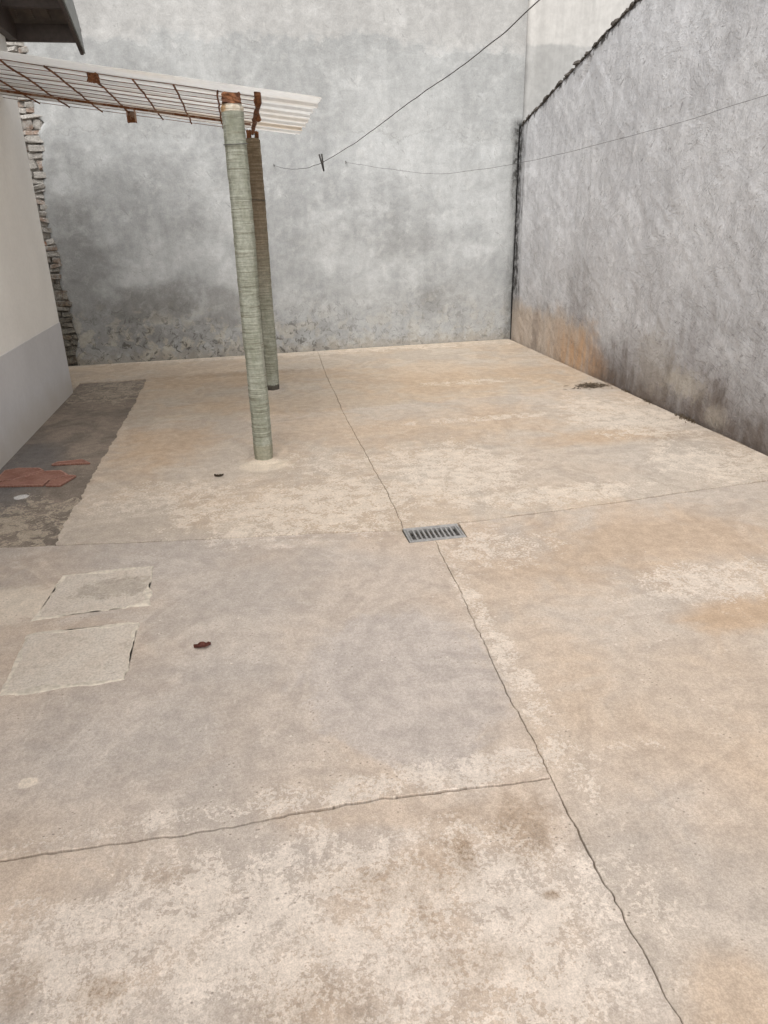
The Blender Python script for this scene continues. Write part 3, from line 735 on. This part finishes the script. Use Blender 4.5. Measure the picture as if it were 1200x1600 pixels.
# ------------------------------------------------------------------ house
XH, YH = -1.767, 7.492
hs_ = empty('house', (XH - 2, 3.0, 0)); tag(hs_, 'cream painted house with grey skirting band and dark eaves on the left', 'house')
bm = bmesh.new(); box(bm, (-6.0, -4.0, 0.672), (XH, YH, 3.2)); child_local(bm_obj('wall', bm, M['house']), hs_)
bm = bmesh.new(); box(bm, (-6.0, -4.0, -0.12), (XH + 0.004, YH + 0.004, 0.672)); child_local(bm_obj('skirting_band', bm, M['dado']), hs_)
XV = -1.20
def rz(y): return 2.955 + (7.73 - y) * 0.365                # underside of the sloping verge
rf = child_local(mesh_obj('roof', [(-6.2, 7.80, rz(7.80) + .17), (XV, 7.80, rz(7.80) + .17), (XV, 0.6, rz(.6) + .17), (-6.2, .6, rz(.6) + .17),
                                   (-6.2, 7.80, rz(7.80) + .19), (XV, 7.80, rz(7.80) + .19), (XV, 0.6, rz(.6) + .19), (-6.2, .6, rz(.6) + .19)],
                          [(0, 1, 2, 3), (7, 6, 5, 4), (0, 4, 5, 1), (1, 5, 6, 2), (2, 6, 7, 3), (3, 7, 4, 0)], M['soffit']), hs_)
def sub(o): o.parent = rf; return o
# ribbed soffit sheets: one rib after another
for i in range(9):
    x = -2.35 + i * 0.127
    bm = bmesh.new(); 
    vs = [(x, 7.62, rz(7.62) + .165), (x + .06, 7.62, rz(7.62) + .165), (x + .06, .7, rz(.7) + .165), (x, .7, rz(.7) + .165)]
    lo = [bm.verts.new((a, b, c - .022)) for a, b, c in vs]; hi = [bm.verts.new((a, b, c + .003)) for a, b, c in vs]
    bm.faces.new(lo); bm.faces.new(hi[::-1])
    for k in range(4): bm.faces.new((lo[k], lo[(k + 1) % 4], hi[(k + 1) % 4], hi[k]))
    sub(bm_obj('soffit_rib', bm, M['soffit']))
def slope_poly(name, pts, x0, x1, mat):
    bm = bmesh.new()
    a = [bm.verts.new((x0, y, z)) for y, z in pts]; b = [bm.verts.new((x1, y, z)) for y, z in pts]
    bm.faces.new(a); bm.faces.new(b[::-1])
    for i in range(len(pts)): j = (i + 1) % len(pts); bm.faces.new((a[i], a[j], b[j], b[i]))
    return sub(bm_obj(name, bm, mat))
slope_poly('barge_board', [(7.755, 2.925), (7.68, 3.145), (7.55, 3.265), (7.30, 3.345), (0.6, rz(.6) + .20), (0.6, rz(.6) - .01), (7.3, rz(7.3) - 0.005)], XV, XV + 0.012, M['verge'])
slope_poly('barge_lip', [(7.757, 2.918), (7.75, 2.945), (0.6, rz(.6) + .012), (0.6, rz(.6) - .016)], XV - 0.03, XV - 0.002, M['eave'])
bm = bmesh.new(); box(bm, (-6.1, 7.60, 2.985), (XV - .034, 7.64, 3.115), 0.004); sub(bm_obj('rear_fascia', bm, M['eave']))
for y in (7.30, 6.55):
    bm = bmesh.new(); box(bm, (-2.4, y - .025, rz(y) + .045), (XV - .034, y + .025, rz(y) + .138), 0.004); sub(bm_obj('purlin', bm, M['eave']))
bm = bmesh.new(); box(bm, (XH + .004, 7.0, 2.99), (XH + .07, 7.598, 3.20)); sub(bm_obj('rafter', bm, M['eave']))

# ------------------------------------------------------------------ posts
def post(name, x, y, ztop_, mat, label, seed):
    root = empty(name, (x, y, 0)); tag(root, label, 'post', 'concrete posts holding the awning')
    R = 0.064; seg = 32; nzs = 260
    V = []; F = []
    for i in range(nzs):
        zz = ztop_ * i / (nzs - 1)
        ringd = (fbm(zz * 42, seed, 100 + seed, 2) - .5) * 0.0048 + (fbm(zz * 3, seed, 110 + seed, 2) - .5) * 0.004
        for k in range(seg):
            a = 2 * math.pi * k / seg + 0.35
            q = (a % (math.pi / 4)) - math.pi / 8
            oct_ = math.cos(math.pi / 8) / math.cos(q)
            rr = R * (0.35 + 0.65 * oct_ * 1.03) + float(ringd) + (0.002 * math.sin(5 * zz + a))
            if zz > ztop_ - 0.015: rr -= 0.006
            V.append((rr * math.cos(a), rr * math.sin(a), zz))
    for i in range(nzs - 1):
        for k in range(seg):
            F.append((i * seg + k, i * seg + (k + 1) % seg, (i + 1) * seg + (k + 1) % seg, (i + 1) * seg + k))
    F.append(tuple(range(seg - 1, -1, -1))); F.append(tuple((nzs - 1) * seg + k for k in range(seg)))
    o = mesh_obj('shaft', V, F, mat, root)
    bm = bmesh.new(); rows = []
    for k in range(40):
        a = 2 * math.pi * k / 40; q = 0.7 + 0.6 * float(fbm(math.cos(a) * 2 + 5, math.sin(a) * 2 + 5, 170 + seed, 3))
        rows.append([bm.verts.new((r_ * math.cos(a), r_ * math.sin(a), z_)) for r_, z_ in ((0.055, 0.012 * q), (0.068 + .008 * q, 0.009 * q), (0.075 + 0.040 * q, 0.002), (0.078 + .045 * q, -0.003))])
    for k in range(40):
        for q in range(3): bm.faces.new((rows[k][q], rows[k][q + 1], rows[(k + 1) % 40][q + 1], rows[(k + 1) % 40][q]))
    bm_obj('mortar_collar', bm, M['floor'], root, True).color = (1.0, 0.97, 0.94, 1)
    return root
def rust_block(parent, lo, hi, name, seed, mat='rust'):
    bm = bmesh.new(); box(bm, lo, hi)
    bmesh.ops.subdivide_edges(bm, edges=bm.edges[:], cuts=4, use_grid_fill=True)
    r_ = random.Random(seed)
    for v in bm.verts: v.co += Vector([r_.uniform(-.006, .006) for _ in range(3)])
    return bm_obj(name, bm, M[mat], parent)
p1 = post('awning_post', 0.030, 4.820, 2.165, M['post'], 'thick greenish concrete post nearest, with rusted plate on top', 1)
rust_block(p1, (-0.056, -0.055, 2.165), (0.050, 0.30, 2.218), 'rust_plate', 3)
bm = bmesh.new()
tube(bm, [(0.071 * math.cos(a), 0.071 * math.sin(a), 1.958 + 0.006 * math.sin(a + .6)) for a in [i * 2 * math.pi / 24 for i in range(25)]], 0.0022, 5)
bm_obj('wire_tie', bm, M['wire'], p1)
p2 = post('awning_post', 0.190, 6.985, 2.185, M['post2'], 'rear concrete post, brown above and greenish below, half hidden behind nearer post', 2)
rust_block(p2, (-0.045, -0.03, 2.185), (-0.012, 0.03, 2.245), 'rust_plate', 5)
rust_block(p2, (0.022, -0.03, 2.185), (0.05, 0.03, 2.235), 'rust_plate', 6)
bm = bmesh.new()
tube(bm, [(0.071 * math.cos(a), 0.071 * math.sin(a), 1.70 - 0.008 * math.cos(a)) for a in [i * 2 * math.pi / 24 for i in range(25)]], 0.002, 5)
bm_obj('wire_tie', bm, M['wire'], p2)

# ------------------------------------------------------------------ lean-to awning
aw = empty('lean_to_awning', (-0.6, 5.95, 2.3)); tag(aw, 'white corrugated lean-to awning on a rusty steel grille between house and posts', 'awning')
def az(x): return 2.278 - 0.125 * x
def sheet():
    prof = []
    y = 4.90
    prof += [(4.90, 0.0), (5.07, 0.004), (5.085, 0.014)]
    y = 5.085
    while y < 6.98:
        prof += [(y + .155, 0.014), (y + .175, -0.002), (y + .240, -0.002), (y + .260, 0.014)]
        y += 0.26
    prof = [p for p in prof if p[0] <= 7.07]
    xs = np.linspace(-1.760, 0.575, 40)
    V = []; n_ = len(prof)
    for s in (0, 1):
        for x in xs:
            for i, (y, d) in enumerate(prof):
                e = 0.06 * (float(fbm(y * 12, 2.0, 130, 3)) - .5) if x > 0.57 else 0
                wv = (float(fbm(x * 1.5, y * 1.5, 133, 3)) - .5) * 0.012
                V.append((x + e, y, az(x) + d + wv + (0.004 if s else 0)))
    m_ = len(xs); F = []
    I = lambda s, a, b: s * m_ * n_ + a * n_ + b
    for a in range(m_ - 1):
        for b in range(n_ - 1):
            F.append((I(0, a, b), I(0, a, b + 1), I(0, a + 1, b + 1), I(0, a + 1, b))); F.append((I(1, a, b), I(1, a + 1, b), I(1, a + 1, b + 1), I(1, a, b + 1)))
    for a in range(m_ - 1):
        F.append((I(0, a, 0), I(0, a + 1, 0), I(1, a + 1, 0), I(1, a, 0))); F.append((I(0, a + 1, n_ - 1), I(0, a, n_ - 1), I(1, a, n_ - 1), I(1, a + 1, n_ - 1)))
    for b in range(n_ - 1):
        F.append((I(0, 0, b + 1), I(0, 0, b), I(1, 0, b), I(1, 0, b + 1))); F.append((I(0, m_ - 1, b), I(0, m_ - 1, b + 1), I(1, m_ - 1, b + 1), I(1, m_ - 1, b)))
    return mesh_obj('roof_sheet', V, F, M['sheet'])
child_local(sheet(), aw)
rnd = random.Random(3)
ry = [5.15 + i * 0.187 for i in range(10)] + [7.045]
for y in ry:
    bm = bmesh.new()
    tube(bm, [(x, y + rnd.uniform(-.006, .006), az(x) - 0.006 + rnd.uniform(-.002, .002)) for x in np.linspace(-1.765, 0.19, 12)], 0.0024, 6)
    child_local(bm_obj('rod', bm, M['rust']), aw)
for x in (-1.50, -1.265, -1.02, -0.785, -0.535, -0.305, -0.052):
    bm = bmesh.new()
    tube(bm, [(x + rnd.uniform(-.006, .006) - 0.0 , y, az(x) - 0.013 + rnd.uniform(-.003, .003)) for y in np.linspace(5.12, 7.05, 12)], 0.0062, 6)
    child_local(bm_obj('cross_bar', bm, M['rust']), aw)
bm = bmesh.new()
tube(bm, [(0.192 + rnd.uniform(-.006, .006), y, az(.19) - 0.030 + rnd.uniform(-.004, .004)) for y in np.linspace(5.06, 7.02, 14)], 0.016, 8, [rnd.uniform(.75, 1.25) for _ in range(14)])
child_local(bm_obj('end_bar', bm, M['rust']), aw)
bm = bmesh.new(); tube(bm, [(0.186, 5.02, az(.19) - .005), (0.190, 5.08, az(.19) - .05), (0.185, 5.14, az(.19) - .03)], 0.022, 7); child_local(bm_obj('clamp', bm, M['rust']), aw)
bm = bmesh.new(); tube(bm, [(0.20, 5.85, az(.19) - .010), (0.215, 5.9, az(.19) - .05)], 0.02, 7); child_local(bm_obj('clamp', bm, M['rust']), aw)
# angle-iron beam near the far side, ending in the house wall
bm = bmesh.new()
def slopebox(x0, x1, y0, y1, d0, d1):
    v = [bm.verts.new((x, y, az(x) + d)) for x in (x0, x1) for y in (y0, y1) for d in (d0, d1)]
    for f in ((0, 1, 3, 2), (4, 6, 7, 5), (0, 4, 5, 1), (2, 3, 7, 6), (0, 2, 6, 4), (1, 5, 7, 3)): bm.faces.new([v[i] for i in f])
slopebox(-1.766, 0.17, 6.40, 6.43, -0.022, -0.019); slopebox(-1.766, 0.17, 6.427, 6.43, -0.034, -0.022)
child_local(bm_obj('angle_beam', bm, M['rustp']), aw)
bm = bmesh.new()
box(bm, (-0.80, 6.795, 2.288), (-0.79, 6.845, 2.385)); box(bm, (-0.74, 6.795, 2.288), (-0.73, 6.845, 2.385)); box(bm, (-0.79, 6.838, 2.290), (-0.74, 6.845, 2.383))
child_local(bm_obj('hanging_bracket', bm, M['rustp']), aw)
o = rust_block(None, (-0.80, 5.13, 2.325), (-0.74, 5.21, 2.365), 'clamp', 8); child_local(o, aw)
o = rust_block(None, (-1.766, 6.40, 2.40), (-1.735, 6.48, 2.47), 'wall_bracket', 9); child_local(o, aw)

# ------------------------------------------------------------------ floor drain
dg = empty('drain_grate', (0.868, 3.339, 0)); tag(dg, 'grey metal slotted drain grate set in the floor joint', 'drain')
def dbox(name, lo, hi, mat, bev=0.0):
    bm = bmesh.new(); box(bm, lo, hi, bev); return child_local(bm_obj(name, bm, mat), dg)
a0, a1, b0, b1 = dr0 + .004, dr1 - .004, dy0 + .004, dy1 - .004
bm = bmesh.new()
box(bm, (a0, b0, -0.03), (a1, b0 + .012, 0.001), .001); box(bm, (a0, b1 - .012, -0.03), (a1, b1, 0.001), .001)
box(bm, (a0, b0 + .0125, -0.03), (a0 + .012, b1 - .0125, 0.001), .001); box(bm, (a1 - .012, b0 + .0125, -0.03), (a1, b1 - .0125, 0.001), .001)
child_local(bm_obj('outer_frame', bm, M['steel']), dg)
a0 += .0135; a1 -= .0135; b0 += .0135; b1 -= .0135
bm = bmesh.new()
box(bm, (a0, b0, -0.02), (a1, b0 + .014, 0.0), .001); box(bm, (a0, b1 - .014, -0.02), (a1, b1, 0.0), .001)
box(bm, (a0, b0 + .0145, -0.02), (a0 + .010, b1 - .0145, 0.0), .001); box(bm, (a1 - .010, b0 + .0145, -0.02), (a1, b1 - .0145, 0.0), .001)
child_local(bm_obj('inner_frame', bm, M['steel']), dg)
a0 += .0105; a1 -= .0105; b0 += .0145; b1 -= .0145
ns = 10
pitch = (a1 - a0) / (ns + 0.0)
for i in range(1, ns):
    x = a0 + i * pitch
    dbox('slat', (x - .0052, b0, -0.018), (x + .0052, b1, -0.0015), M['steel'], .001)
bm = bmesh.new()
gx = np.linspace(dr0 + .005, dr1 - .005, 24); gy = np.linspace(dy0 + .005, dy1 - .005, 16)
vv = [[bm.verts.new((x, y, -0.060 + 0.035 * float(fbm(x * 20, y * 20, 160, 3)))) for y in gy] for x in gx]
for i in range(23):
    for j in range(15): bm.faces.new((vv[i][j], vv[i + 1][j], vv[i + 1][j + 1], vv[i][j + 1]))
child_local(tag(bm_obj('grit', bm, M['grit']), kind='stuff'), dg)

# ------------------------------------------------------------------ inspection lids
def ragged(poly, amp, step, seed):
    out = []
    for (x0, y0), (x1, y1) in zip(poly, poly[1:] + poly[:1]):
        k = max(2, int(math.hypot(x1 - x0, y1 - y0) / step))
        for i in range(k):
            t = i / k; x = x0 + (x1 - x0) * t; y = y0 + (y1 - y0) * t
            out.append((x + (float(fbm(x * 25, y * 25, seed, 3)) - .5) * amp, y + (float(fbm(x * 25, y * 25, seed + 4, 3)) - .5) * amp))
    return out
def lid(poly, label, seed, rimw):
    cx = sum(p[0] for p in poly) / 4; cy = sum(p[1] for p in poly) / 4
    r = empty('inspection_cover', (cx, cy, 0)); tag(r, label, 'cover', 'square cement covers in the floor')
    N = ragged(poly, 0.020, 0.012, seed)
    bm = bmesh.new()
    a = [bm.verts.new((x, y, 0.0025)) for x, y in N]
    b = [bm.verts.new((cx + (x - cx) * 1.003, cy + (y - cy) * 1.003, -0.004)) for x, y in N]
    f = bm.faces.new(a)
    for i in range(len(N)): j = (i + 1) % len(N); bm.faces.new((a[i], b[i], b[j], a[j]))
    bmesh.ops.triangulate(bm, faces=[f], ngon_method='EAR_CLIP')
    child_local(bm_obj('lid', bm, M['cover']), r)
    # mortar rim squeezed out along the sides
    n = len(N)
    bm = bmesh.new(); rows = []
    for i, (x, y) in enumerate(N):
        wv = max(0.0035, rimw * (2.8 * float(fbm(x * 9, y * 9, seed + 30, 3)) - 0.8))
        if x < cx - 0.15: wv *= 0.6
        q = wv / 0.2
        rows.append([bm.verts.new((cx + (x - cx) * s_, cy + (y - cy) * s_, zz)) for s_, zz in ((1 - q, 0.0022), (1 - q * .7, 0.0036 + 0.0008 * random.random()), (1 + q * .5, 0.0030), (1 + q * .9 + .006, -0.002))])
    for i in range(n):
        j = (i + 1) % n
        for k in range(3): bm.faces.new((rows[i][k], rows[i][k + 1], rows[j][k + 1], rows[j][k]))
    child_local(bm_obj('mortar_rim', bm, M['lime']), r)
lid([(-0.996, 2.863), (-0.546, 2.887), (-0.559, 3.271), (-0.964, 3.262)], 'square cement cover farther from the camera, darker worn middle', 200, 0.020)
lid([(-0.978, 2.332), (-0.559, 2.331), (-0.563, 2.738), (-0.991, 2.739)], 'square cement cover nearer the camera, pale grey with cracked edges', 210, 0.016)

# ------------------------------------------------------------------ broken tiles
def tile(poly, label, z0, tilt=(0, 0), th=0.010):
    cx = sum(p[0] for p in poly) / len(poly); cy = sum(p[1] for p in poly) / len(poly)
    r = empty('broken_tile', (cx, cy, z0)); tag(r, label, 'tile', 'broken red tiles by the house')
    P = [((x - cx) * .97, (y - cy) * .97) for x, y in poly]
    bm = bmesh.new(); prism(bm, P, 0, th)
    bmesh.ops.bevel(bm, geom=bm.edges[:], offset=0.0012, segments=1, affect='EDGES')
    bm_obj('body', bm, M['tile'], r)
    bm = bmesh.new()
    rr = [(x * .93, y * .93) for x, y in P]
    n = len(P)
    A = [bm.verts.new((x * .985, y * .985, th + .0005)) for x, y in P]; B = [bm.verts.new((x * .985, y * .985, th + .004)) for x, y in P]
    C = [bm.verts.new((x, y, th + .004)) for x, y in rr]; Dd = [bm.verts.new((x, y, th + .0005)) for x, y in rr]
    for i in range(n):
        j = (i + 1) % n
        bm.faces.new((A[i], A[j], B[j], B[i])); bm.faces.new((B[i], B[j], C[j], C[i])); bm.faces.new((C[i], C[j], Dd[j], Dd[i]))
    bm_obj('raised_edge', bm, M['tile_edge'], r)
    r.rotation_euler = (random.uniform(0, .03), random.uniform(-.02, .02), 0)
zs = -0.009
tile([(-1.72, 4.86), (-1.716, 5.019), (-1.633, 5.044), (-1.477, 5.004), (-1.437, 4.948), (-1.611, 4.795), (-1.70, 4.80)], 'red tile fragment lying against the house wall, leftmost piece', zs)
tile([(-1.70, 4.70), (-1.69, 4.765), (-1.62, 4.778), (-1.434, 4.935), (-1.321, 4.919), (-1.250, 4.812), (-1.358, 4.735), (-1.376, 4.635)], 'largest broken red ribbed tile lying on the dark strip', zs)
tile([(-1.349, 4.728), (-1.244, 4.798), (-1.201, 4.782), (-1.268, 4.607), (-1.366, 4.629)], 'small red tile corner at right of the largest tile', zs)
tile([(-1.428, 5.067), (-1.402, 5.117), (-1.229, 5.142), (-1.159, 5.047), (-1.28, 5.06)], 'thin red tile sliver behind the other tiles, with pale end', zs)

# ------------------------------------------------------------------ clothes lines and peg
def spline(pts, n=10):
    P = [np.array(p, float) for p in pts]; P = [2 * P[0] - P[1]] + P + [2 * P[-1] - P[-2]]
    out = []
    for i in range(1, len(P) - 2):
        for k in range(n):
            t = k / n; a, b, c, d = P[i - 1:i + 3]
            out.append(0.5 * ((2 * b) + (c - a) * t + (2 * a - 5 * b + 4 * c - d) * t * t + (3 * b - a - 3 * c + d) * t ** 3))
    out.append(P[-2]); return [tuple(p) for p in out]
def wob(pts, amp, seed):
    r_ = random.Random(seed)
    return [pts[0]] + [(x, y, z + (float(fbm(y * 4, seed, 140, 3)) - .5) * amp) for x, y, z in pts[1:-1]] + [pts[-1]]
l1 = empty('clothes_line', (0.461, 9.05, 2.104)); tag(l1, 'grey cord clothes line from back wall rising overhead, peg clipped on it', 'clothes line')
bm = bmesh.new()
tube(bm, wob(spline([(0.461, 9.045, 2.100), (0.53, 8.2, 2.02), (0.606, 7.21, 1.956), (0.687, 6.178, 1.941), (0.784, 4.94, 1.983), (0.851, 4.08, 2.038), (0.911, 3.318, 2.080), (0.951, 2.801, 2.116), (0.974, 2.5, 2.152), (1.10, 0.9, 2.33), (1.28, -1.5, 2.62)]), 0.012, 1), 0.0020, 6)
child_local(bm_obj('cord', bm, M['rope']), l1)
def hook(parent, x, y, z):
    bm = bmesh.new(); tube(bm, [(x, y + .05, z), (x, y - .012, z), (x, y - .022, z - .010), (x, y - .012, z - .022)], 0.005, 6)
    child_local(bm_obj('hook', bm, M['wire']), parent)
hook(l1, 0.461, yb(.461) - .012, 2.112)
l2 = empty('clothes_line', (1.287, 9.09, 2.131)); tag(l2, 'thin wire clothes line sagging from back wall to the rough side wall', 'clothes line')
bm = bmesh.new()
tube(bm, wob(spline([(1.287, 9.085, 2.125), (1.602, 8.394, 2.02), (1.960, 7.581, 1.922), (2.191, 7.057, 1.922), (2.395, 6.595, 1.937), (2.684, 5.939, 1.994), (2.924, 5.395, 2.062), (3.126, 4.937, 2.123), (3.297, 4.549, 2.193), (3.40, 4.33, 2.235)]), 0.016, 2), 0.0015, 6)
child_local(bm_obj('wire', bm, M['wire']), l2)
hook(l2, 1.287, yb(1.287) - .012, 2.137)
bm = bmesh.new(); tube(bm, [(3.36, 4.33, 2.235), (3.45, 4.33, 2.235)], 0.005, 6); child_local(bm_obj('hook', bm, M['wire']), l2)
pg = empty('clothes_peg', (0.687, 6.178, 1.941)); tag(pg, 'dark wooden clothes peg hanging on the grey cord', 'clothes peg')
for s in (-1, 1):
    bm = bmesh.new()
    mt = Matrix.Translation((0, 0, 0.01)) @ Matrix.Rotation(s * 0.085 - 0.17, 4, 'Y')
    box(bm, (-0.0055 + s * 0.0058, -0.006, -0.072), (0.0055 + s * 0.0058, 0.006, 0.052), 0.0015, mt)
    bm_obj('peg_arm', bm, M['peg'], pg)
bm = bmesh.new(); tube(bm, [(-.014, 0, .012), (0, -.009, .012), (.014, 0, .012), (0, .009, .012)], 0.0015, 5); bm_obj('spring', bm, M['wire'], pg)

# ------------------------------------------------------------------ litter
def leaf(name, loc, L, W, rz_, label, mat, curl=0.012):
    bm = bmesh.new(); rows = []
    for i in range(9):
        t = i / 8; wv = W * (math.sin(math.pi * (0.06 + 0.9 * t)) ** 0.8) * (0.85 + 0.3 * random.random()); x = (t - .5) * L
        rows.append([bm.verts.new((x, s * wv, 0.003 + curl * abs(s) * (0.6 + 0.8 * random.random()) + 0.006 * (2 * t - 1) ** 2)) for s in (-1, -.4, 0, .4, 1)])
    for a, b in zip(rows, rows[1:]):
        for k in range(4): bm.faces.new((a[k], a[k + 1], b[k + 1], b[k]))
    r = bmesh.ops.solidify(bm, geom=bm.faces[:], thickness=0.0012)
    o = bm_obj(name, bm, mat); o.location = loc; o.rotation_euler = (0, 0, rz_)
    return tag(o, label, 'leaf')
leaf('dry_leaf', (-0.286, 2.48, 0.001), 0.066, 0.017, 0.15, 'small reddish brown dry leaf alone on the middle slab', M['leaf'])
leaf('dry_leaf', (-0.27, 4.52, 0.001), 0.06, 0.016, 0.1, 'small dark dry leaf on the floor left of the nearer post', M['twig'])
# heap of rotting leaves and twigs by the right wall
lh = empty('leaf_litter', (3.19, 6.30, 0)); tag(lh, 'small dark heap of rotting leaves and twigs beside the side wall', 'litter')
bm = bmesh.new(); rnd = random.Random(31)
for i in range(150):
    x = rnd.gauss(0, .085); y = rnd.gauss(0, .05); a = rnd.uniform(0, 6.3); L = rnd.uniform(.012, .04); zz = 0.002 + rnd.uniform(0, .014) * math.exp(-(x * x + y * y) * 90)
    tl = rnd.uniform(-.3, .3)
    if i % 3:
        c_, s_ = math.cos(a) * L, math.sin(a) * L
        v = [bm.verts.new((x + c_, y + s_, zz + abs(tl) * L)), bm.verts.new((x - s_ * .4, y + c_ * .4, zz + .002)), bm.verts.new((x - c_, y - s_, zz)), bm.verts.new((x + s_ * .4, y - c_ * .4, zz + .001))]
        bm.faces.new(v)
    else:
        tube(bm, [(x, y, zz + .001), (x + math.cos(a) * L * 2, y + math.sin(a) * L * 2, zz + .004)], 0.0014, 4)
me_o = bm_obj('leaves', bm, M['twig'], lh); tag(me_o, kind='stuff')
# moss tufts in the joint at the foot of the right wall
rnd = random.Random(77)
for i, (y, s) in enumerate(((5.62, 1.0), (5.05, 1.4), (4.94, 1.0), (6.0, .7))):
    bm = bmesh.new()
    for k in range(70):
        x = rnd.gauss(0, .016) * s; yy = rnd.gauss(0, .05) * s; a = rnd.uniform(0, 6.28); h_ = rnd.uniform(.008, .030) * s
        b = Vector((x, yy, 0)); u = Vector((math.cos(a), math.sin(a), 0)) * .004
        tip = b + Vector((rnd.uniform(-.012, .012), rnd.uniform(-.012, .012), h_))
        bm.faces.new([bm.verts.new(b - u), bm.verts.new(b + u), bm.verts.new(tip)])
    o = bm_obj('moss_tuft', bm, M['twig']); o.location = (RW(y) - 0.022 * s, y, 0)
    tag(o, ('dark dead moss at the foot of the side wall, second nearest clump', 'broad dark dead moss clump at the foot of the side wall', 'small dark moss clump just in front of the broad one', 'tiny dead moss clump nearest the heap of leaves')[i], 'moss', 'moss tufts along the side wall', 'stuff')
